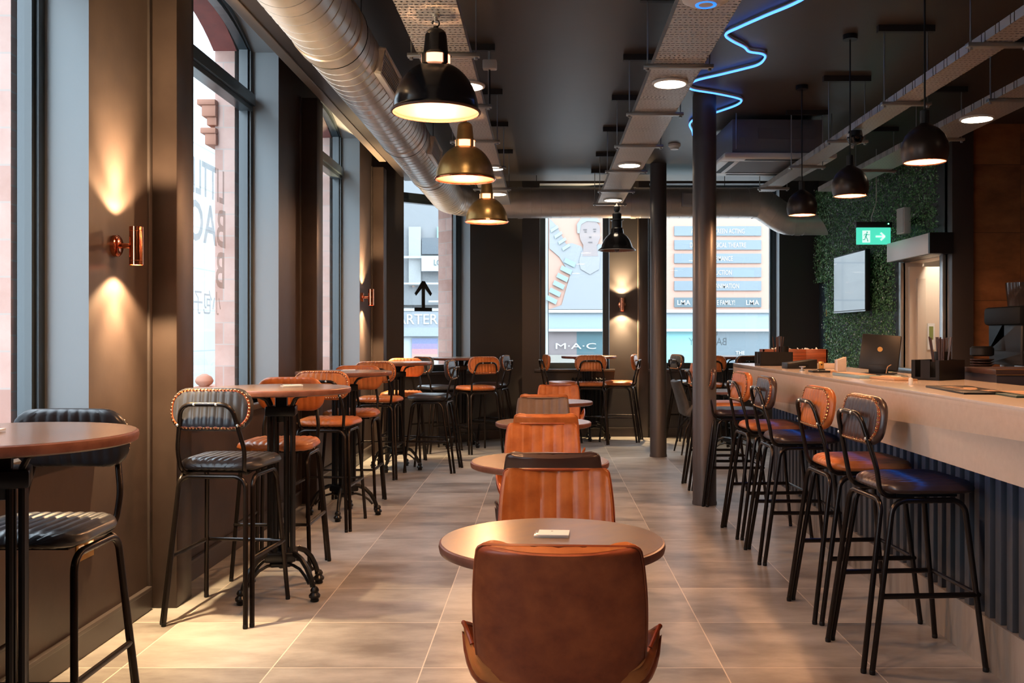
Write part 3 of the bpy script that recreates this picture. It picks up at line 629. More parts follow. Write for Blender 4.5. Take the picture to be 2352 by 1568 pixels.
place(hi, -1.470, 9.47, 30, 'round high table third along the windows in front of the far corner', gH)
place(hi, -1.000, 11.37, 12, 'round high table in the corner below the arrow window', gH)
place(hi, .555, 12.13, 45, 'round high table below the narrow far window', gH)
place(hi, 2.23, 12.07, 8, 'round high table below the wide far window behind the columns', gH)
lo = make_table(.66, .73, 'low_table', 'table', True); gT = 'low round tables down the middle'
place(lo, .020, 2.81, 45, 'low round table nearest the camera with a white card on it', gT, True)
place(lo, -.025, 4.57, 45, 'low round table second from the camera in the middle row', gT)
place(lo, -.012, 6.60, 45, 'low round table third from the camera in the middle row', gT)
place(lo, .10, 8.62, 45, 'low round table farthest from the camera in the middle row', gT)
place(lo, 2.02, 10.30, 30, 'low round table beyond the bar corner beside the grey chair', gT)
# ------------------------------------------------------------ bucket chairs
def surf(sections, thick, nu=25, ribs=None, close=.0):
    """sections: (y, z, half width, curl, normal(y,z)); returns inner and outer skins joined"""
    inn = []; out = []
    for (y, z, w, c, ny, nz) in sections:
        for i in range(nu):
            u = -1+2*i/(nu-1); q_ = min(max((c-.05)/.06, 0), 1); k = abs(u)**(2.4+2.6*q_)*c; x = w*(u*(1-q_)+q_*math.sin(u*1.45)/math.sin(1.45))
            g = 0
            if ribs: g = abs(math.cos(PI*(x/ribs)))**9*.005
            e = math.sqrt(max(0, 1-abs(u)**14))
            inn.append((x, y+ny*(k-g+thick/2*e), z+nz*(k-g+thick/2*e))); out.append((x, y+ny*(k-thick/2*e), z+nz*(k-thick/2*e)))
    n = len(inn); V = inn+out; F = []; m = len(sections)
    for j in range(m-1):
        for i in range(nu-1):
            q = j*nu+i; F += [(q, q+1, q+nu+1, q+nu), (n+q, n+q+nu, n+q+nu+1, n+q+1)]
        F += [(j*nu, (j+1)*nu, n+(j+1)*nu, n+j*nu), (j*nu+nu-1, n+j*nu+nu-1, n+(j+1)*nu+nu-1, (j+1)*nu+nu-1)]
    for i in range(nu-1):
        F += [(i, n+i, n+i+1, i+1), ((m-1)*nu+i, (m-1)*nu+i+1, n+(m-1)*nu+i+1, n+(m-1)*nu+i)]
    return V, F
def lerp_sections(keys, n):
    out = []
    for i in range(n):
        t = i/(n-1)*(len(keys)-1); k = min(int(t), len(keys)-2); f = t-k
        P = [keys[max(k-1, 0)], keys[k], keys[k+1], keys[min(k+2, len(keys)-1)]]
        out.append([.5*((2*P[1][j])+(-P[0][j]+P[2][j])*f+(2*P[0][j]-5*P[1][j]+4*P[2][j]-P[3][j])*f*f+(-P[0][j]+3*P[1][j]-3*P[2][j]+P[3][j])*f**3) for j in range(4)])
    res = []
    for i, s in enumerate(out):
        a, b = out[max(i-1, 0)], out[min(i+1, n-1)]; dy, dz = b[0]-a[0], b[1]-a[1]; L = math.hypot(dy, dz) or 1
        res.append((*s, dz/L, -dy/L) if True else s)
    return res
def make_chair(front, back):
    t = thing('dining_chair', 'x', 'chair')
    # path runs from seat front, back and up; inward normal points up / forward
    bk = lerp_sections([(-.185, .46, .208, .055), (-.210, .56, .214, .05), (-.238, .66, .213, .045), (-.262, .745, .206, .04), (-.278, .795, .198, .038)], 16)
    bk = bk[:-1]+[(bk[-1][0], bk[-1][1], bk[-1][2], bk[-1][3], bk[-1][4], bk[-1][5])]
    # rounded top: add narrowing sections
    y, z, w, c, ny, nz = bk[-1]
    for dz, dw in ((.007, .004), (.012, .012), (.0145, .024)): bk.append((y-.002*dz/.01, z+dz, w-dw, c, ny, nz))
    V, F = surf(bk, .034, 49, .062); o = MB().add(V, F).build('backrest', M_[front], t)
    V, F = surf([(a-ny_*.021, b-nz_*.021, w_-.001, c_, ny_, nz_) for a, b, w_, c_, ny_, nz_ in bk], .012, 33)
    MB().add(V, F).build('back_panel', M_[back], t)
    pip = [(s*(w_+.001), a+ny_*(c_-.014), b+nz_*(c_-.014)) for s, seq in ((1, bk[:-1]), (-1, list(reversed(bk[:-1])))) for a, b, w_, c_, ny_, nz_ in seq]
    MB().tube(pip, .0055, 6).build('piping', M_[back], t)
    st = lerp_sections([(.135, .425, .205, .012), (.125, .452, .222, .03), (.07, .45, .240, .06), (0, .442, .252, .10), (-.09, .438, .256, .135), (-.145, .444, .250, .148), (-.175, .455, .238, .125), (-.192, .475, .214, .05)], 24)
    st = [(a, b, w_, c_, 0 if a > -.12 else min(.75, (-.12-a)*7), 1.0 if a > -.12 else max(.5, 1-(-.12-a)*4)) for a, b, w_, c_, _, _ in st]
    V, F = surf(st, .034, 33); MB().add(V, F).build('seat', M_[front], t)
    for s in (-1, 1): MB().tube([(s*w_, a+n1*c_, b+n2*c_) for a, b, w_, c_, n1, n2 in st[2:-2]], .006, 8).build('seat_piping', M_[back], t)
    V, F = surf([(a, b-.022, w_+.004, c_, n1, n2) for a, b, w_, c_, n1, n2 in st], .014, 29); MB().add(V, F).build('seat_shell', M_[back], t)
    MB().box(-.12, .12, -.12, .11, .395, .412).build('leg_bracket', M_['blackmetal'], t, bevel=.004)
    for sx in (-1, 1):
        for sy, ty in ((-1, -.235), (1, .15)):
            MB().tube([(sx*.11, sy*.09, .402), (sx*.15, ty*.75, .28), (sx*.20, ty, 0)], .012, 10, rs=[.016, .0145, .009]).build('leg', M_['blackmetal'], t)
    return t
cp = {}
def chair(kind, x, y, deg, label):
    # y is the depth of the top of the backrest
    fr, bc = kind
    if kind not in cp: cp[kind] = o = make_chair(fr, bc)
    else: o = copy_tree(cp[kind])
    a = math.radians(deg); o.rotation_euler = (0, 0, a); o.location = (x-math.sin(a)*.27*1, y+math.cos(a)*.27, 0)
    tag(o, label, 'chair', 'bucket chairs down the middle'); return o
chair(('orange', 'cognac'), .032, 2.32, -3.5, 'brown leather bucket chair nearest the camera, plain back towards us')
chair(('orange', 'cognac'), .043, 3.67, 180, 'tan ribbed bucket chair facing us behind the nearest low table')
chair(('brown', 'brown'), .034, 4.12, 0, 'dark brown bucket chair with its back to us at the second low table')
chair(('orange', 'cognac'), -.015, 5.55, 180, 'tan ribbed bucket chair facing us behind the second low table')
chair(('orange', 'orange'), .005, 6.14, 0, 'tan bucket chair with only its back rim showing at the third low table')
chair(('taupe', 'taupe'), -.018, 7.80, 180, 'taupe grey ribbed bucket chair facing us behind the third low table')
chair(('orange', 'orange'), -.010, 8.17, 0, 'tan bucket chair peeping above the taupe one, back to us')
chair(('orange', 'cognac'), .137, 9.75, 180, 'tan ribbed bucket chair facing us behind the farthest low table')
chair(('suede', 'suede'), 1.455, 10.75, -86, 'grey suede chair in side view between the two columns')
# ------------------------------------------------------------ bar
BX, BZ = 1.49, 1.103
t = thing('bar_counter', 'long bar with beige stone counter and dark slatted front', 'bar', (0, 0, 0))
MB().box(BX, 2.12, .6, 7.59, BZ-.03, BZ).box(BX, BX+.03, .6, 7.59, .852, BZ-.03).box(BX+.03, 2.12, 7.56, 7.59, .852, BZ-.03).build('countertop', M_['stone'], t, bevel=.002)
MB().box(1.80, 2.05, .6, 7.45, 0, 1.07).build('cabinet', M_['slatback'], t)
k = 0
for i in range(74):
    y = 7.43-i*.092
    if y < .75: break
    MB().box(1.762, 1.80, y-.046, y, .205, 1.06).build('slat', M_['slat'], t, bevel=.003)
for i in range(3): MB().box(1.82+i*.09, 1.866+i*.09, 7.45, 7.47, .205, 1.06).build('slat', M_['slat'], t)
MB().box(1.755, 1.80, .6, 7.46, 0, .205).box(1.80, 2.06, 7.44, 7.46, 0, .205).build('plinth', M_['plinth'], t)
MB().box(1.535, 1.545, .6, 7.5, .853, .858).build('led_strip', mat('blue_led', (.02, .2, 1), emit=(.02, .20, 1), es=2.4), t)
def on_bar(px, py):   # point of the counter top seen at a pixel
    d = 2200*(1.33-BZ)/(py-768); return ((px-1252)*d/2200, d)
# bar caddies
def caddy(x, y, rz, label, n, seed):
    t = thing('bar_caddy', label, 'bar caddy', (x, y, BZ), rz, 'bar caddies on the counter')
    b = MB().box(-.12, .12, -.075, -.071, 0, .10).box(-.12, .12, .071, .075, 0, .10).box(.116, .12, -.075, .075, 0, .10).box(-.12, .12, -.075, .075, 0, .006).box(.0, .004, -.075, .075, 0, .09)
    for a, c, z0 in ((-.075, -.055, 0), (-.055, -.025, .085), (-.025, .025, 0), (.025, .055, .085), (.055, .075, 0)):
        b.box(-.12, -.116, a, c, 0 if z0 == 0 else 0, .10 if z0 == 0 else .015)
    b.build('caddy_box', M_['black'], t)
    MB().lathe([(.04, .02), (.042, .14), (.039, .14), (.037, .024), (.001, .024)], 18, (.075, .02, 0)).build('napkin_cup', M_['black'], t)
    rnd = random.Random(seed)
    for i in range(n):
        a, r = rnd.random()*6.28, rnd.random()*.035; x0, y0 = .035+r*math.cos(a)*.6, r*math.sin(a)
        g = tag(MB().tube([(x0, y0, .01), (x0+r*math.cos(a)*.9, y0+r*math.sin(a)*.9, .205+rnd.random()*.012)], .0038, 6).build('drinking_straw', M_['brown'], None), None, 'straw', 'straws in the %s caddy' % ('nearer' if seed == 2 else 'farther'))
        g['label'] = 'dark drinking straw in the %s black caddy on the bar' % ('nearer' if seed == 2 else 'farther')
        g.location = (x, y, BZ); g.rotation_euler = (0, 0, rz)
caddy(1.675, 7.02, 0.05, 'black caddy of straws near the far end of the bar', 14, 1)
x, y = on_bar(2142, 872); caddy(x+.04, y+.03, math.radians(38), 'black napkin and straw caddy with two slots on the near bar', 16, 2)
# wooden crate of sachets
t = thing('wooden_crate', 'wooden crate of sachets on the far end of the bar', 'crate', (1.91, 7.36, BZ))
for k in range(3): MB().box(-.25+k*.165, -.086+k*.165, -.06, -.048, 0, .115).build('front_plank', M_['wood'], t, bevel=.001)
MB().box(-.25, .244, .048, .06, 0, .115).box(-.25, -.238, -.06, .06, 0, .115).box(.232, .244, -.06, .06, 0, .115).box(-.24, .24, -.05, .05, 0, .01).build('crate_box', M_['wood'], t)
b = MB(); rnd = random.Random(3)
for i in range(60):
    M = Matrix.Translation((rnd.uniform(-.2, .22), rnd.uniform(-.04, .04), rnd.uniform(.085, .118))) @ Matrix.Rotation(rnd.random()*3, 4, Vector((rnd.random(), rnd.random(), 1)))
    b.box(-.012, .012, -.008, .008, -.002, .002, M)
tag(b.build('sachets', M_['paper'], None, loc=(1.91, 7.36, BZ), smooth=False), 'loose pale sachets filling the wooden crate', 'sachets', None, 'stuff')
# small things on the bar
def simple(name, label, cat, m, mt, loc, rz=0, bev=.002, group=None):
    o = m.build(name, mt, None, bevel=bev, loc=loc); o.rotation_euler = (0, 0, rz); return tag(o, label, cat, group)
x, y = on_bar(1836, 846)
t = thing('receipt_printer', 'low black printer lying on the bar before the crate', 'printer', (x, y, BZ), .03)
MB().prism([(-.10, 0), (.10, 0), (.10, .062), (-.08, .04), (-.10, .04)], 'y', -.07, .07).build('printer_body', M_['black'], t, bevel=.004)
MB().box(-.03, .04, -.072, -.069, .015, .03).build('paper_slot', M_['slatback'], t)
x, y = on_bar(1843, 852); simple('chrome_stand', 'small chrome stand glinting in front of the black printer', 'stand', MB().lathe([(.018, 0), (.018, .004), (.008, .008), (.008, .022), (.02, .026), (.02, .03)], 16), M_['steel'], (x, y, BZ), 0, 0)
x, y = on_bar(1886, 850)
t = thing('bottle_opener_stand', 'little brass coloured stand beside the printer on the bar', 'stand', (x, y, BZ))
MB().box(-.016, .016, -.01, .01, .008, .055).build('plate', M_['brass'], t, bevel=.004); MB().box(-.02, .02, -.02, .02, 0, .008).build('base', M_['black'], t, bevel=.002)
MB().lathe([(.005, -.002), (.005, .002), (.0001, .003)], 10, (0, -.0105, .036), Matrix.Rotation(PI/2, 4, 'X')).build('dot', M_['black'], t)
x, y = on_bar(1892, 855)
t = thing('card_tray', 'flat black tray with a wooden end in front of the brass stand', 'tray', (x, y, BZ))
MB().box(-.08, .025, -.05, .05, 0, .012).build('tray', M_['black'], t, bevel=.002); MB().box(.025, .062, -.05, .05, 0, .013).build('wooden_end', M_['ply'], t, bevel=.001)
x, y = on_bar(1896, 848); simple('wooden_box', 'long low beige box behind the brass stand', 'box', MB().box(-.09, .09, -.03, .03, 0, .035), M_['stone'], (x+.02, y+.18, BZ))
x, y = on_bar(1934, 853); simple('card_holder', 'beige upright slanted holder beside the black screen', 'holder', MB().prism([(-.028, 0), (.028, 0), (.028, .09), (-.028, .07)], 'y', -.03, .03), M_['stone'], (x, y+.03, BZ))
# till screen
x, y = 1.86, 5.35
t = thing('till_screen', 'black till screen standing on the bar with its back to the room', 'screen', (x, y, BZ), math.radians(62))
Mx = Matrix.Translation((0, 0, .03)) @ Matrix.Rotation(math.radians(14), 4, 'Y') @ Matrix.Rotation(math.radians(4), 4, 'X')
MB().box(-.012, .012, -.105, .105, 0, .2, Mx).build('screen_housing', M_['black'], t, bevel=.005)
b = MB(); b.M = Mx @ Matrix.Translation((-.0135, 0, .115)) @ Matrix.Rotation(PI/2, 4, 'Y'); b.lathe([(.014, -.001), (.014, .002), (.0105, .002), (.0105, -.001)], 24); b.build('round_logo', M_['brass'], t)
MB().box(-.06, .09, -.09, .09, 0, .012).box(-.01, .03, -.05, .05, .012, .06).build('screen_stand', M_['black'], t, bevel=.003)
MB().tube(fillet([(-.05, -.05, .01), (-.07, -.06, .05), (-.045, -.075, .06)], .01), .003, 6).build('cable', M_['ply'], t)
# menu boards and mats
def board(px, py, w, l, h, rz, mt, name, label, cat='board', dy=0, paper=None):
    x, y = on_bar(px, py); t = thing(name, label, cat, (x, y+dy, BZ), math.radians(rz))
    MB().box(-w/2, w/2, -l/2, l/2, 0, h).build('board', mt, t, bevel=.002)
    for (a, b_, c, d_, r) in (paper or []):
        Mq = Matrix.Translation((a, b_, h+.001)) @ Matrix.Rotation(math.radians(r), 4, 'Z'); MB().box(-c/2, c/2, -d_/2, d_/2, 0, .0015, Mq).build('card', M_['ply'], t)
board(1965, 865, .11, .42, .016, 2, mat('pale_blue_edge', (.22, .33, .36), .4), 'menu_stack', 'stack of menus with pale blue edge lying on the bar', 'menus', 0, [(-.005, .02, .10, .38, 1)])
board(2050, 872, .12, .36, .010, 6, M_['ply'], 'clipboard', 'wooden clipboard menu on the bar between the screen and the slotted caddy', 'clipboard', .05, [(0, 0, .1, .3, 0)])
board(2090, 868, .12, .3, .006, -12, M_['steel'], 'metal_tray', 'thin metal tray on the bar behind the slotted caddy', 'tray', .25)
x, y = on_bar(2092, 883); simple('salt_shaker', 'small white and blue shaker beside the slotted caddy', 'shaker', MB().lathe([(.010, 0), (.010, .025), (.007, .03), (.0001, .032)], 12), M_['white'], (x, y, BZ), 0, 0)
board(2225, 898, .18, .50, .008, -6, M_['black'], 'bar_mat', 'black bar mat with scattered cards on the near counter', 'mat', .02, [(-.03, .1, .05, .08, 20), (.02, .02, .05, .09, -15), (-.02, -.06, .05, .08, 35), (.04, -.15, .045, .08, 5)])
board(2340, 908, .14, .30, .008, -4, mat('dark_green', (.015, .04, .03), .4), 'clipboard', 'dark green clipboard at the right edge of the near counter', 'clipboard', 0, [(.02, 0, .09, .25, 0)])
t = thing('bowl_stack', 'stack of dark bowls behind the slotted caddy', 'bowls', (2.20, 5.35, 1.0), 0)
C.objects.unlink(t); bpy.data.objects.remove(t)
for k in range(4):
    tag(MB().open_lathe([(.03, 0), (.055, .012), (.075, .034), (.072, .034), (.052, .016), (.001, .006)], 24).build('bowl', M_['brown'], None, loc=(2.03, 5.0, BZ+k*.012)), 'dark bowl in the stack behind the slotted caddy', 'bowl', 'stacked bowls')
# till drawer, back counter, coffee machine
t = thing('back_counter', 'steel back counter behind the bar under the tiled wall', 'counter', (0, 0, 0))
MB().box(3.10, 4.78, 6.6, 8.44, 1.0, 1.04).build('worktop', M_['steel'], t, bevel=.003); MB().box(3.12, 4.78, 6.62, 8.44, 0, 1.0).build('cabinet', M_['steel'], t)
for k in range(3): MB().box(3.14+k*.54, 3.66+k*.54, 6.605, 6.62, .1, .98).build('cabinet_door', M_['steel'], t, bevel=.003)
t = thing('till_box', 'dark box with thin gold edges on the bar behind the mat', 'till', (2.29, 4.72, .98), math.radians(0))
MB().box(-.16, .19, -.2, .2, 0, .16).build('till_body', mat('dark_violet_plastic', (.03, .027, .035), .3), t, bevel=.003)
MB().box(-.165, .195, -.205, .205, .16, .185).build('till_lid', M_['brown'], t, bevel=.002)
MB().box(-.164, .194, -.2065, -.204, .158, .161).box(-.167, .197, -.2065, -.2045, .183, .186).build('gold_edge', M_['brass'], t)
t = thing('under_shelf', 'dark shelf behind the bar holding the till', 'shelf', (0, 0, 0)); MB().box(2.06, 2.5, .6, 6.4, .94, .98).build('shelf_board', M_['black'], t); MB().box(2.44, 2.5, .6, .7, 0, .94).box(2.44, 2.5, 6.3, 6.4, 0, .94).box(2.44, 2.5, 3.4, 3.5, 0, .94).build('leg', M_['black'], t)
t = thing('espresso_machine', 'black espresso machine on the back counter at the right edge', 'coffee machine', (3.78, 7.25, 1.04))
MB().box(-.30, .45, -.26, .26, .06, .16).box(-.30, -.24, -.26, .26, .16, .40).box(-.30, .45, 0, .26, .16, .40).build('machine_body', M_['black'], t, bevel=.012)
MB().box(-.34, .5, -.30, .28, .36, .50).build('top_housing', M_['slatback'], t, bevel=.03)
MB().box(-.24, .45, -.28, -.02, .04, .08).build('drip_tray', M_['steel'], t, bevel=.004)
for x in (-.1, .2): MB().lathe([(.03, .28), (.036, .29), (.036, .35)], 16, (x, -.16, 0)).build('group_head', M_['steel'], t); 
for x in (-.1, .2): MB().tube([(x, -.18, .28), (x-.12, -.34, .27)], .014, 8).build('portafilter_handle', M_['black'], t)
MB().box(.0, .25, -.302, -.30, .43, .45).build('display', mat('white_led_digits', (.6, .8, 1), emit=(.5, .8, 1), es=2.0), t)
MB().lathe([(.012, 0), (.014, .03), (.0001, .034)], 12, (.02, -.24, .08)).build('red_button', mat('red_plastic', (.5, .03, .01), .3, emit=(1, .1, .02), es=.4), t)
for x in (-.22, .4):
    for y in (-.2, .2): MB().lathe([(.02, 0), (.02, .06)], 12, (x, y, 0)).build('foot', M_['steel'], t)
t = thing('coffee_grinder', 'black coffee grinder with clear hopper behind the espresso machine', 'grinder', (3.95, 7.95, 1.04))
MB().box(-.09, .09, -.12, .12, 0, .42).build('grinder_body', M_['black'], t, bevel=.012); MB().lathe([(.05, .42), (.10, .50), (.12, .70), (.12, .72), (.0001, .72)], 20).build('hopper', mat('smoked_hopper', (.05, .04, .04), .1, alpha=.8), t)
for k in range(5): tag(MB().lathe([(.05, 0), (.085, .02), (.085, .024), (.04, .01)], 24).build('saucer', M_['brown'], None, loc=(3.33, 7.3, 1.04+k*.02)), 'brown saucer in the stack beside the espresso machine', 'saucer', 'stacked saucers')
simple('knock_box', 'dark round knock box on top of the saucers beside the espresso machine', 'knock box', MB().lathe([(.07, 0), (.085, .01), (.085, .06), (.07, .075), (.0001, .075)], 20), M_['black'], (3.33, 7.3, 1.166), 0, 0)
# ------------------------------------------------------------ green wall
def green(y0, y1, z0, z1, hole, n, seed):
    rnd = random.Random(seed); L = MB(); Fl = MB()
    def q(b, p, s, w, nrm):
        a = nrm.orthogonal().normalized(); a.rotate(Matrix.Rotation(rnd.random()*6.28, 3, nrm)); c = nrm.cross(a)
        b.add([tuple(p-a*s*.5), tuple(p+c*w*.5+nrm*s*.12), tuple(p+a*s*.5), tuple(p-c*w*.5+nrm*s*.12)], [(0, 1, 2, 3)])
    for i in range(n):
        y, z = rnd.uniform(y0, y1), rnd.uniform(z0, z1)
        if hole and hole[0] < y < hole[1] and z < hole[2]: continue
        if y > 12.0 and z < 1.99: continue
        x = XR-.04-rnd.random()**1.3*.055-.012*math.sin(y*23+math.sin(z*17)*2)*math.sin(z*21)
        nrm = Vector((-1, rnd.uniform(-1, 1), rnd.uniform(-.6, 1.1))).normalized(); q(L, Vector((x, y, z)), rnd.uniform(.018, .034), rnd.uniform(.011, .018), nrm)
    for i in range(n//110):
        y, z = rnd.uniform(y0, y1), rnd.uniform(z0, z1)
        if (hole and hole[0] < y < hole[1] and z < hole[2]) or (y > 12.0 and z < 2.0): continue
        p = Vector((XR-.112, y, z)); nrm = Vector((-1, rnd.uniform(-.5, .5), rnd.uniform(-.3, .5))).normalized()
        for k in range(3): q(Fl, p, .022, .017, nrm)
    return L, Fl
def leafmat():
    m = mat('boxwood_leaf', (.03, .10, .03), .38); nt = m.node_tree; g = nt.nodes.new('ShaderNodeNewGeometry'); cr = nt.nodes.new('ShaderNodeValToRGB')
    cr.color_ramp.elements[0].color = (.04, .13, .045, 1); cr.color_ramp.elements[1].color = (.34, .58, .30, 1); cr.color_ramp.elements.new(.6).color = (.11, .29, .10, 1)
    nt.links.new(g.outputs['Random Per Island'], cr.inputs[0]); nt.links.new(cr.outputs[0], nt.nodes['Principled BSDF'].inputs['Base Color']); return m
L, Fl = green(8.58, 12.42, .15, ZC-.01, (DY0-.09, DY1+.08, DZ+.06), 52000, 4)
def raw(b, name, m, par=None):
    me = bpy.data.meshes.new(name); me.from_pydata(b.v, [], b.f); me.materials.append(m); o = bpy.data.objects.new(name, me); C.objects.link(o); o.parent = par; return o
g = raw(L, 'green_wall', leafmat()); tag(g, 'dense artificial boxwood foliage covering the right wall', 'foliage wall', None, 'stuff')
raw(Fl, 'white_blossom', mat('white_blossom', (.6, .62, .58), .6), g)['kind'] = 'stuff'
# television on the green wall
t = thing('television', 'wall television reflecting the windows, on the green wall', 'television', (3.40, 10.72, 1.91), math.radians(0))
MB().box(0, .05, -.56, .56, -.33, .33).build('tv_housing', M_['black'], t, bevel=.006); MB().box(-.003, .002, -.545, .545, -.31, .315).build('tv_screen', M_['glassy'], t)
MB().box(-.004, 0, -.56, .56, -.332, -.318).build('tv_bezel', M_['steel'], t); MB().box(.05, .16, -.15, .15, -.15, .15).build('wall_bracket', M_['black'], t)
# white cabinet over the door and the small speaker
t = thing('air_curtain', 'long white metal box above the back doorway', 'air curtain', (XR-.105, 8.92, 2.13))
MB().box(-.105, .10, -.53, .50, -.09, .09).build('casing', mat('white_enamel_steel', (.78, .79, .79), .35), t, bevel=.004); MB().box(-.107, .102, -.56, -.525, -.092, .092).build('end_cap', M_['black'], t); MB().box(-.08, .08, -.50, .46, -.094, -.088).build('outlet_grille', M_['black'], t)
t = thing('wall_speaker', 'small white speaker high on the green wall', 'speaker', (3.45, 9.20, 2.42), math.radians(6))
MB().box(-.04, .03, -.075, .075, -.125, .125).build('speaker_cabinet', M_['white'], t, bevel=.006); MB().box(-.045, -.038, -.065, .065, -.115, .115).build('speaker_grille', mat('grille_grey', (.45, .46, .46), .6), t); MB().box(.03, .12, -.02, .02, -.03, .03).build('speaker_bracket', M_['black'], t)
# exit sign
t = thing('exit_sign', 'illuminated green running man exit sign hanging above the bar', 'exit sign', (3.29, 9.6, 2.456))
MB().box(-.18, .18, -.03, .03, -.055, 0).build('sign_housing', M_['darkstrut'], t, bevel=.004)
MB().box(-.172, .172, -.006, .006, -.225, -.055).build('sign_panel', mat('green_exit_panel', (.05, .5, .36), .3, emit=(.06, .55, .38), es=.62), t, bevel=.004)
ws = mat('exit_white', (.9, 1, .95), .4, emit=(.75, 1, .92), es=.42)
MB().box(-.112, -.035, -.009, -.0062, -.205, -.085).build('exit_door', ws, t)
gs = mat('exit_dark_green', (.02, .3, .2), .4, emit=(.04, .45, .32), es=.4)
r = MB(); r.lathe([(.0001, -.001), (.008, -.001), (.008, .001), (.0001, .001)], 12, (-.066, -.0105, -.103), Matrix.Rotation(PI/2, 4, 'X'))
def limb(b, pts, w):
    for (p, q) in zip(pts, pts[1:]):
        d_ = Vector((q[0]-p[0], 0, q[1]-p[1])).normalized(); n_ = Vector((-d_.z, 0, d_.x))*w
        P = Vector((p[0], -.011, p[1])); Q = Vector((q[0], -.011, q[1])); b.add([tuple(P+n_), tuple(P-n_), tuple(Q-n_), tuple(Q+n_)], [(0, 1, 2, 3)])
limb(r, [(-.070, -.115), (-.080, -.150)], .008); limb(r, [(-.070, -.118), (-.050, -.130), (-.040, -.124)], .003); limb(r, [(-.072, -.118), (-.092, -.122), (-.098, -.138)], .003); limb(r, [(-.080, -.150), (-.066, -.165), (-.058, -.195)], .004); limb(r, [(-.082, -.150), (-.090, -.176), (-.110, -.178)], .004)
r.build('running_figure', gs, t, smooth=False)
r = MB(); limb(r, [(.02, -.145), (.10, -.145)], .009); limb(r, [(.070, -.108), (.112, -.146)], .009); limb(r, [(.070, -.182), (.112, -.144)], .009); r.build('arrow', ws, t, smooth=False)
MB().tube([(-.02, 0, 0), (-.02, 0, .05), (.03, 0, .2), (.03, 0, ZC-2.456)], .004, 6).build('supply_cable', M_['white'], t)
MB().tube([(.14, -.032, -.02), (.14, -.034, -.02)], .006).build('indicator_light', mat('green_led', (.1, 1, .4), emit=(.1, 1, .4), es=6), t)
# ------------------------------------------------------------ small things on tables
def acard(x, y, z, rz, label, card=True):
    t = thing('card_stand', label, 'card stand', (x, y, z), math.radians(rz), 'clear card stands on tables')
    MB().box(-.052, .052, -.038, .038, 0, .008).build('clear_block', mat('clear_acrylic', (.75, .76, .76), .08, alpha=.35), t, bevel=.002)
    if card: MB().box(-.040, .052, -.036, .036, .0082, .010).build('card', M_['paper'], t); MB().box(-.003, .003, .012, .016, .0101, .0106).build('printed_mark', M_['sign_dark'], t)
acard(.020, 2.86, .73, -4, 'white card on a clear stand on the nearest low table')
acard(-1.545, 2.62, 1.06, 10, 'clear card stand on the high table at the left edge')
acard(-1.31, 4.95, 1.06, 25, 'clear glass card stand on the high table below the lettered window')
acard(-1.46, 7.1, 1.06, 15, 'clear card stand on the second high table along the windows')
# ------------------------------------------------------------ ductwork
dz, dr = 2.868, .178; DX = -1.09; DY = 11.2; rb = .62
path = [(DX, -1.6, dz)]; y = -1.6
while y < DY-rb-.02: y += .02; path.append((DX, min(y, DY-rb), dz))
for k in range(1, 25): a = PI/2*k/24; path.append((DX+rb-rb*math.cos(a), DY-rb+rb*math.sin(a), dz))
x = DX+rb
while x < 2.45: x += .02; path.append((x, DY, dz))
for k in range(1, 13): a = k/12; path.append((2.45+.42*a, DY, dz-.20*(3*a*a-2*a**3)))
x = path[-1][0]
while x < 3.02: x += .02; path.append((x, DY, dz-.20))
t = thing('ventilation_duct', 'galvanised spiral duct running along the windows and across the far wall', 'duct')
s = 0; rs = []; last = None; seams = []
for i, p in enumerate(path):
    if i: s += math.dist(p, path[i-1])
    rs.append(dr)
MB().tube(path, dr, 40, cap=False, rs=rs).build('duct_tube', M_['galv'], t)
def ringpts(c, tdir, r, n=40):
    tdir = Vector(tdir).normalized(); u = tdir.orthogonal().normalized(); w = tdir.cross(u); return [Vector(c)+u*r*math.cos(2*PI*k/n)+w*r*math.sin(2*PI*k/n) for k in range(n)]
b = MB(); acc = 0; nextp = .06
for i in range(1, len(path)):
    p, q = Vector(path[i-1]), Vector(path[i]); L = (q-p).length
    while acc+L > nextp:
        c = p+(q-p)*((nextp-acc)/L); b.tube(ringpts(c, (q-p)+Vector((.10, .05, .06))*L, dr+.0005, 36), .0028, 5, closed=True)
        inbend = (DY-rb-.15 < p.y < DY-.01 and p.x < DX+rb); nextp += .075 if inbend else .115
    acc += L
b.build('spiral_seam', M_['galv'], t)
for y in (3.60, 4.75, 7.2, 8.85):   # joint sleeves
    o = MB().tube([(DX, y, dz), (DX, y+.005, dz), (DX, y+.125, dz), (DX, y+.13, dz)], dr, 40, cap=False, rs=[dr+.001, dr+.008, dr+.008, dr+.001]).build('joint_sleeve', M_['galv'], t)
    MB().tube(ringpts((DX, y+.13, dz), (0, 1, 0), dr+.007), .004, 6, closed=True).build('gasket', M_['black'], o)
for x in (-.32, 1.0, 2.42, 2.92): MB().tube([(x, DY, dz if x < 2.5 else dz-.2), (x+.06, DY, dz if x < 2.5 else dz-.2)], dr+.006, 40, cap=False).build('joint_sleeve', M_['galv'], t)
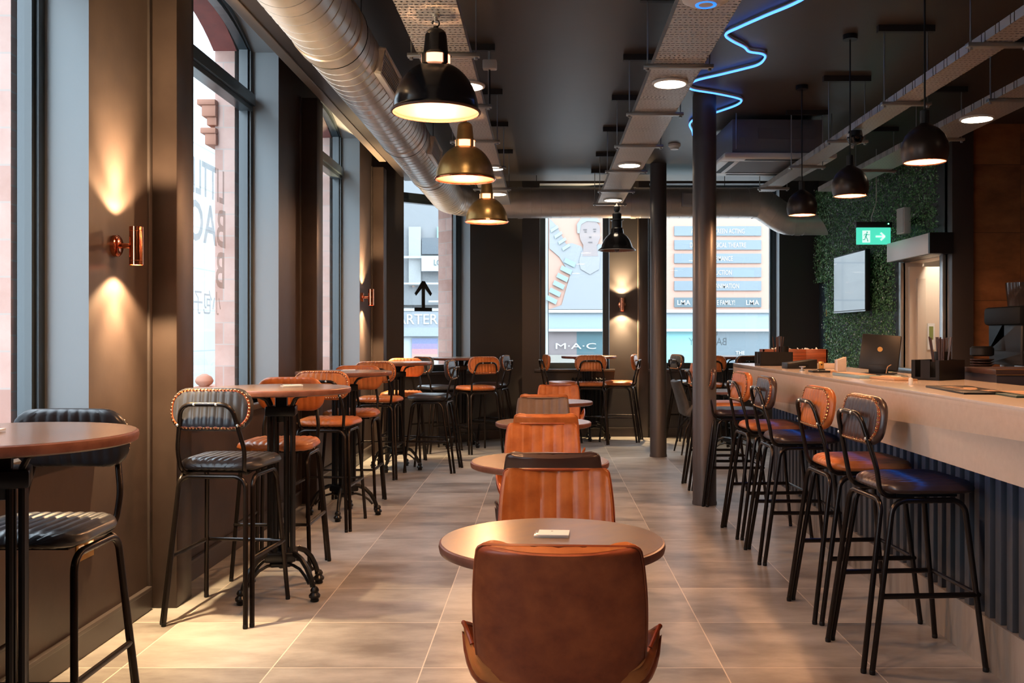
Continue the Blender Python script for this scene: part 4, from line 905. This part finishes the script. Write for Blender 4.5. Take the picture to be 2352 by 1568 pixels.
# mitred end
e0 = ringpts((3.02, DY, dz-.20), (1, 0, 0), dr, 32); tip = []
for p in e0:
    f = (dz-.20+dr-p.z)/(2*dr); tip.append(Vector((3.03+f*.27, p.y, p.z)))
b = MB(); n = 32; b.add([tuple(p) for p in e0+tip], [(k, (k+1) % n, n+(k+1) % n, n+k) for k in range(n)]); b.build('mitred_end', M_['galv'], t)
def grille(y, L, par):
    a = math.radians(18); M = Matrix.Translation((DX, y, dz)) @ Matrix.Rotation(a*.6, 4, 'Y')
    g = MB(); g.M = M; g.box(dr-.01, dr+.028, -L/2, L/2, -.075, -.06).box(dr-.01, dr+.028, -L/2, L/2, .06, .075).box(dr-.01, dr+.028, -L/2, -L/2+.02, -.06, .06).box(dr-.01, dr+.028, L/2-.02, L/2, -.06, .06); o = g.build('grille_frame', M_['white'], par, bevel=.002)
    g = MB(); g.M = M
    for k in range(9): g.box(dr+.005, dr+.018, -L/2+.02, L/2-.02, -.055+k*.0135, -.050+k*.0135)
    g.build('grille_bars', M_['galv'], o)
for y, L in ((3.25, .62), (5.55, .60), (7.9, .6)): grille(y, L, t)
g = MB(); g.box(1.57, 1.97, DY-dr-.02, DY-dr+.06, 2.80, 2.97); g.build('grille_frame', M_['strut'], t, bevel=.003)
MB().box(1.59, 1.95, DY-dr-.022, DY-dr-.018, 2.82, 2.95).build('grille_bars', M_['galv'], t)
for (x, y, zz) in ((DX+.12, 5.05, dz+.13), (DX+.12, 8.3, dz+.13), (DX-.12, 5.05, dz+.13), (-.1, DY, dz+dr), (2.1, DY, dz+dr), (DX+.12, 2.6, dz+.13)):
    MB().tube([(x, y, zz), (x, y, ZC)], .004, 6).build('hanger_rod', M_['darkstrut'], t)
# ------------------------------------------------------------ cable trays
def tray(x0, x1, y0, y1, z, label, ys, w=.19, h=.045):
    t = thing('cable_tray', label, 'cable tray', (0, 0, 0), 0, 'perforated cable trays under the ceiling')
    MB().box(x0, x1, y0, y1, z, z+.0015).build('tray_bed', M_['perf'], t, smooth=False)
    for x, s in ((x0, 1), (x1, -1)): MB().box(x-.001, x+.001, y0, y1, z, z+h).build('tray_side', M_['perf'], t, smooth=False)
    xc = (x0+x1)/2
    for y in ys:
        st = MB().box(xc-w, xc+w, y-.02, y+.02, z-.022, z-.001).build('support_strut', M_['strut'], t, bevel=.003)
        MB().box(xc-w-.02, xc+w+.02, y-.02, y+.02, ZC-.04, ZC).build('ceiling_strut', M_['darkstrut'], st)
        for s in (-1, 1):
            MB().tube([(xc+s*(w-.02), y, z-.03), (xc+s*(w-.02), y, ZC-.03)], .004, 6).build('threaded_rod', M_['strut'], st)
            MB().lathe([(.010, -.012), (.010, 0)], 6, (xc+s*(w-.02), y, z-.022)).build('nut', M_['strut'], st)
    return t
ZT2 = 2.806
tray(-.672, -.394, .5, 10.9, ZT2, 'perforated cable tray above the left row of brass lamps', [1.6, 2.75, 3.9, 5.03, 6.15, 7.28, 8.4, 9.65])
tray(.592, .868, .5, 11.0, ZT2, 'perforated cable tray in the middle of the ceiling with round lights', [1.7, 2.9, 4.05, 5.24, 6.37, 7.46, 8.61, 9.81, 10.8])
tray(2.10, 2.247, 2.0, 9.4, 2.73, 'narrow cable tray above the bar pendants with greenish light on it', [3.4, 4.6, 5.77, 6.9, 7.95, 9.12], .15)
tray(2.82, 3.10, 2.0, 9.9, ZT2, 'cable tray farthest right above the back of the bar', [3.6, 4.8, 6.0, 7.2, 8.6])
lm = mat('downlight_diffuser', (1, .9, .8), emit=(1, .80, .58), es=9*LAMP)
def downlight(x, y, z, label, r=.105):
    t = thing('ceiling_light', label, 'ceiling light', (x, y, z), 0, 'round lights on the cable trays')
    MB().lathe([(r, 0), (r+.001, -.008), (r-.004, -.014), (r-.014, -.014)], 36).build('light_rim', M_['white'], t)
    MB().lathe([(.001, -.0145), (r-.014, -.0145), (r-.014, -.011), (.001, -.011)], 36).build('diffuser', lm, t)
    MB().box(-.06, .06, -.04, .04, .004, .03).build('driver', M_['white'], t)
downlight(.73, 5.60, ZT2-.002, 'round light on the middle tray nearest the camera')
downlight(.73, 8.30, ZT2-.002, 'round light on the middle tray, second from the camera')
downlight(.74, 10.45, ZT2-.002, 'round light at the far end of the middle tray above the black lamp')
downlight(-.46, 5.66, ZT2-.002, 'round light on the left tray half hidden by the big dark lamp')
downlight(-.46, 8.45, ZT2-.002, 'round light on the left tray half hidden by the middle brass lamp')
downlight(-.50, 10.0, ZT2-.002, 'round light at the far end of the left tray')
downlight(2.94, 6.52, ZT2-.002, 'round light on the far right tray over the back bar', .112)
downlight(.73, 2.6, ZT2-.002, 'round light on the middle tray overhead'); downlight(2.94, 3.6, ZT2-.002, 'round light on the far right tray overhead')
downlight(-.53, 3.0, ZT2-.002, 'round light on the left tray overhead')
# wifi dome
t = thing('wifi_access_point', 'white round wifi dome with blue ring on the middle tray', 'wifi access point', (.70, 4.17, ZT2-.003))
MB().lathe([(.09, 0), (.104, -.008), (.102, -.018), (.08, -.03), (.05, -.038), (.0001, -.042)], 40).build('dome', M_['white'], t)
MB().lathe([(.040, -.0395), (.041, -.0425), (.046, -.0410), (.046, -.038)], 40).build('blue_ring', mat('blue_ring_light', (.05, .3, 1), emit=(.03, .22, 1), es=.6), t)
# ceiling bits
t = thing('smoke_detector', 'small white smoke detector on the ceiling beside the middle tray', 'smoke detector', (1.265, 9.37, ZC))
MB().lathe([(.06, 0), (.06, -.02), (.045, -.035)], 24).build('base', M_['white'], t); MB().lathe([(.045, -.035), (.04, -.05), (.0001, -.055)], 24).build('sensor', M_['white'], t)
t = thing('junction_box', 'small white junction box hanging beside the left cable tray', 'junction box', (-.355, 6.15, 3.06))
MB().box(-.045, .045, -.03, .03, -.03, .03).build('box', M_['white'], t, bevel=.008); MB().tube([(0, 0, -.03), (0, 0, -.25)], .004, 6).build('cable', M_['black'], t); MB().tube([(0, 0, .03), (0, 0, ZC-3.06)], .004, 6).build('rod', M_['strut'], t)
# neon line
npts = [(1.50, 4.9), (1.404, 5.27), (1.27, 5.52), (1.165, 5.72), (1.105, 5.86), (1.16, 5.98), (1.27, 6.12), (1.325, 6.22), (1.42, 6.27), (1.46, 6.36), (1.452, 6.52), (1.36, 6.64), (1.23, 6.78), (1.098, 6.92), (1.062, 7.05), (1.10, 7.18), (1.30, 7.30), (1.49, 7.44), (1.545, 7.54), (1.53, 7.68), (1.447, 7.86), (1.36, 8.02), (1.30, 8.12), (1.262, 8.25), (1.27, 8.42), (1.33, 8.66), (1.37, 8.86)]
sm = []
for i in range(len(npts)-1):
    P = [npts[max(i-1, 0)], npts[i], npts[i+1], npts[min(i+2, len(npts)-1)]]
    for k in range(5):
        f = k/5; sm.append(tuple(.5*((2*P[1][j])+(-P[0][j]+P[2][j])*f+(2*P[0][j]-5*P[1][j]+4*P[2][j]-P[3][j])*f*f+(-P[0][j]+3*P[1][j]-3*P[2][j]+P[3][j])*f**3) for j in (0, 1)))
t = thing('neon_light', 'wavy blue neon strip winding over the ceiling round the column', 'neon light', (0, 0, 0))
MB().tube([(x, y, ZC-.024) for x, y in sm], .0075, 6).build('neon_tube', mat('blue_neon', (.1, .4, 1), emit=(.06, .24, 1), es=1.5), t)
MB().tube([(x+.006, y, ZC-.013) for x, y in sm], .010, 5).build('neon_backing', M_['white'], t)
# air conditioning cassette
t = thing('air_conditioner', 'ceiling cassette air conditioner with dark square grille beyond the column', 'air conditioner', (1.965, 8.50, 2.81), math.radians(1.5))
MB().box(-.40, .37, -.42, .42, .05, .335).build('unit_box', mat('grey_unit_steel', (.20, .20, .22), .45, .5), t, bevel=.008)
b = MB()
b.box(-.475, .475, -.475, -.30, 0, .045).box(-.475, .475, .30, .475, 0, .045).box(-.475, -.30, -.30, .30, 0, .045).box(.30, .475, -.30, .30, 0, .045); pn = b.build('fascia_panel', M_['white'], t, bevel=.012)
MB().box(-.30, .30, -.30, .30, .005, .02).build('intake_grille', mat('brown_grille', (.09, .07, .065), .6), t)
for (a, c, d_, e) in ((-.28, .28, -.40, -.35), (-.28, .28, .35, .40), (-.40, -.35, -.28, .28), (.35, .40, -.28, .28)): MB().box(a, c, d_, e, -.002, .01).build('air_slot', M_['slatback'], pn)
MB().box(-.18, .30, -.424, -.42, .17, .26).build('service_panel', mat('unit_panel', (.17, .17, .19), .45, .5), t); MB().box(-.34, -.29, -.426, -.42, .12, .18).build('label_plate', M_['sign_dark'], t)
for x in (-.37, .44):
    for y in (-.44, .44): MB().tube([(x, y, .08), (x, y, ZC-2.81)], .005, 6).build('hanger_rod', M_['strut'], t)
b = MB().tube(fillet([(.40, -.2, .18), (.62, -.25, .15), (.66, -.3, .30), (.72, -.3, .33), (.66, -.3, .12)], .02), .015, 8); b.build('drain_pipe', M_['white'], t)
# cctv
t = thing('security_camera', 'black dome security camera under the narrow tray', 'security camera', (2.12, 6.55, 2.67))
MB().lathe([(.045, .05), (.05, .02), (.045, 0)], 24).build('mount', M_['black'], t)
MB().lathe([(.001, .045), (.04, .035), (.056, 0), (.04, -.035), (.001, -.05)], 24).build('camera_ball', M_['enamel'], t)
b = MB(); b.lathe([(.018, 0), (.022, .006), (.026, .006), (.026, 0)], 24, (0, -.05, -.01), Matrix.Rotation(PI/2, 4, 'X')); b.build('lens_ring', M_['black'], t)
MB().box(-.05, -.03, -.02, .02, -.01, .03).build('bracket', M_['white'], t)
# ------------------------------------------------------------ pendant lamps
def point(name, parent, loc, e, col, r=.03, spot=None, rot=(0, 0, 0), blend=.3):
    l = bpy.data.lights.new(name, 'SPOT' if spot else 'POINT'); l.energy = e*LAMP; l.color = col; l.shadow_soft_size = r
    if spot: l.spot_size = math.radians(spot); l.spot_blend = blend
    o = bpy.data.objects.new(name, l); C.objects.link(o); o.parent = parent; o.location = loc; o.rotation_euler = rot; return o
WARM = (1, .50, .23)
def dome_lamp(x, y, zr, shade, label, e):
    t = thing('pendant_lamp', label, 'pendant lamp', (x, y, zr), 0, 'industrial dome lamps')
    R = .203
    prof = [(R, 0), (R+.004, .006), (R-.004, .014)]+[(.198*math.sqrt(1-(z/.236)**2), z) for z in (.02, .04, .06, .08, .10, .12, .14, .155, .17, .182, .193, .203, .211, .217)]
    MB().open_lathe(prof, 48).build('shade', M_[shade], t)
    MB().open_lathe([(max(r-.004, .01), z-.002) for r, z in prof], 48).build('shade_lining', M_['lining_dimmed'], t)
    MB().tube(ringpts((0, 0, .004), (0, 0, 1), R), .0055, 8, closed=True).build('shade_rim', M_['copper'] if shade == 'brass' else M_['lining_dimmed'], t)
    MB().open_lathe([(.066, .215), (.066, .262)], 24).build('lit_ring', mat('glowing_ring', (1, .5, .35), emit=(1, .40, .21), es=1.6), t)
    for k in range(4):
        a = k*PI/2+.785; MB().box(-.012, .012, -.004, .004, .212, .266, Matrix.Translation((math.cos(a)*.069, math.sin(a)*.069, 0)) @ Matrix.Rotation(a+PI/2, 4, 'Z')).build('vent_bar', M_[shade], t)
    MB().lathe([(.072, .262), (.062, .268), (.057, .28), (.050, .355), (.046, .372), (.032, .384), (.012, .388), (.012, .398), (.001, .40)], 32).build('lamp_holder', M_['enamel' if shade == 'enamel' else 'brass'], t)
    zt = ZT2-zr
    MB().tube([(0.0+.016*math.sin(a*.55), 0, .413-.016*math.cos(a*.55)) for a in range(10)], .004, 6).build('hook', M_['darkstrut'], t)
    MB().tube([(0, 0, .425), (0, 0, zt-.02)], .004, 6).build('hook', M_['darkstrut'], t)
    MB().lathe([(.010, zt-.03), (.010, zt-.012), (.018, zt-.01), (.018, zt)], 16).build('ceiling_hook', M_['steel'], t)
    MB().lathe([(.001, .05), (.03, .065), (.038, .095), (.028, .13), (.016, .16), (.016, .20)], 20).build('bulb', M_['bulb'], t)
    point('lamp_light', t, (0, 0, .035), e, WARM, .05); return t
dome_lamp(-.505, 4.43, 2.355, 'enamel', 'large dark dome lamp nearest the camera', 42)
dome_lamp(-.54, 6.47, 2.375, 'brass', 'brass dome lamp in the middle of the left row', 36)
dome_lamp(-.548, 9.0, 2.385, 'brass', 'brass dome lamp farthest along the left row', 36)
dome_lamp(-.50, 2.2, 2.355, 'enamel', 'unseen dome lamp overhead, added to light the near floor', 42)  # out of view, added to warm the near floor
# unlit factory lamp
t = thing('factory_lamp', 'black factory style lamp with bare bulb before the far wall light', 'pendant lamp', (.787, 10.5, 2.252))
pr = [(.205, 0), (.20, .012), (.175, .03), (.165, .06), (.145, .11), (.115, .15), (.075, .185), (.068, .235)]
MB().open_lathe(pr, 48).build('shade', M_['enamel'], t); MB().open_lathe([(r-.003, z-.002) for r, z in pr], 48).build('shade_lining', mat('rusty_lining', (.25, .09, .05), .4), t)
MB().tube(ringpts((0, 0, 0), (0, 0, 1), .205), .004, 6, closed=True).build('shade_rim', M_['steel'], t)
MB().lathe([(.068, .235), (.055, .25), (.055, .32), (.072, .325), (.072, .335), (.05, .34), (.05, .40), (.02, .42), (.035, .44), (.035, .48), (.012, .50), (.001, .52)], 24).build('lamp_holder', M_['castiron'], t)
MB().lathe([(.001, -.02), (.022, -.008), (.03, .02), (.018, .06)], 18).build('bulb', M_['lining_dimmed'], t); MB().tube(fillet([(0, 0, .52), (.0, 0, ZT2-2.252)], .01), .003, 6).tube([(.03, 0, .46), (.06, 0, .5), (.03, 0, .53), (0, 0, .55)], .003, 6).build('cord', M_['black'], t)
# pendants over the bar
def bar_pendant(x, y, zr, label, e=46):
    t = thing('bar_pendant', label, 'pendant lamp', (x, y, zr), 0, 'round black pendants over the bar')
    pr = [(.100, 0), (.108, .025), (.112, .055), (.108, .09), (.092, .13), (.065, .16), (.035, .178), (.02, .19)]
    MB().open_lathe(pr, 40).build('shade', mat('dark_bronze', (.035, .026, .022), .35, .6) if 'dark_bronze' not in bpy.data.materials else bpy.data.materials['dark_bronze'], t); MB().open_lathe([(r-.003, z) for r, z in pr], 40).build('shade_lining', M_['lining_dimmed'], t)
    MB().tube(ringpts((0, 0, 0), (0, 0, 1), .099, 32), .003, 6, closed=True).build('shade_rim', M_['copper'], t)
    MB().lathe([(.022, .188), (.022, .25), (.012, .255), (.001, .256)], 16).build('lamp_holder', M_['black'], t)
    MB().tube([(0, 0, .25), (0, 0, ZC-zr)], .0045, 6).build('cord', M_['black'], t); MB().lathe([(.045, ZC-zr-.03), (.045, ZC-zr)], 24).build('ceiling_rose', M_['black'], t)
    MB().lathe([(.001, .02), (.025, .03), (.032, .055), (.02, .09), (.012, .11)], 18).build('bulb', M_['bulb'], t)
    point('lamp_light', t, (0, 0, .03), e, WARM, .035); return t
bar_pendant(1.92, 7.16, 2.222, 'round dark pendant farthest along the bar'); bar_pendant(1.895, 5.95, 2.190, 'round dark pendant in the middle above the bar')
bar_pendant(1.855, 4.68, 2.172, 'round dark pendant nearest the camera above the bar'); bar_pendant(1.86, 3.42, 2.18, 'unseen dark pendant added to light the near end of the bar')  # the second one is out of view, added for warm light on the bar
# ------------------------------------------------------------ copper wall lights
def sconce(loc, rz, label, e=9):
    t = thing('wall_light', label, 'wall light', loc, rz, 'copper up and down wall lights')   # wall behind at local x=0, tube in front at +x
    MB().lathe([(.048, 0), (.048, .018), (.040, .024), (.001, .024)], 32, (0, 0, 0), Matrix.Rotation(PI/2, 4, 'Y')).build('wall_plate', M_['copper'], t)
    MB().tube([(.02, 0, 0), (.07, 0, 0)], .012, 12).build('arm', M_['copper'], t)
    MB().open_lathe([(.027, -.085), (.030, -.085), (.030, -.067), (.0292, -.066), (.030, -.065), (.030, .065), (.0292, .066), (.030, .067), (.030, .085), (.027, .085), (.027, -.085)], 32, (.098, 0, 0)).build('light_tube', M_['copper'], t)
    for s in (1, -1):
        MB().lathe([(.001, s*.078), (.0268, s*.078), (.0268, s*.074), (.001, s*.074)], 24, (.098, 0, 0)).build('lens', mat('warm_lens', (1, .9, .7), emit=(1, .78, .50), es=25) if 'warm_lens' not in bpy.data.materials else bpy.data.materials['warm_lens'], t)
        point('lamp_light', t, (.098, 0, s*.088), e, (1, .68, .36), .018, 125, (PI if s > 0 else 0, 0, 0), .35); point('lamp_beam', t, (.098, 0, s*.086), e*(3.2 if s > 0 else 2.0), (1, .70, .38), .02, 74, (PI if s > 0 else 0, 0, 0), 1.0)
sconce((XL, 4.27, 1.725), 0, 'copper wall light on the pier nearest the camera', 55)
sconce((XL, 10.03, 1.72), 0, 'copper wall light on the farther window pier', 55)
sconce((1.0, 12.5, 1.72), -PI/2, 'copper wall light on the far wall between the windows', 42)
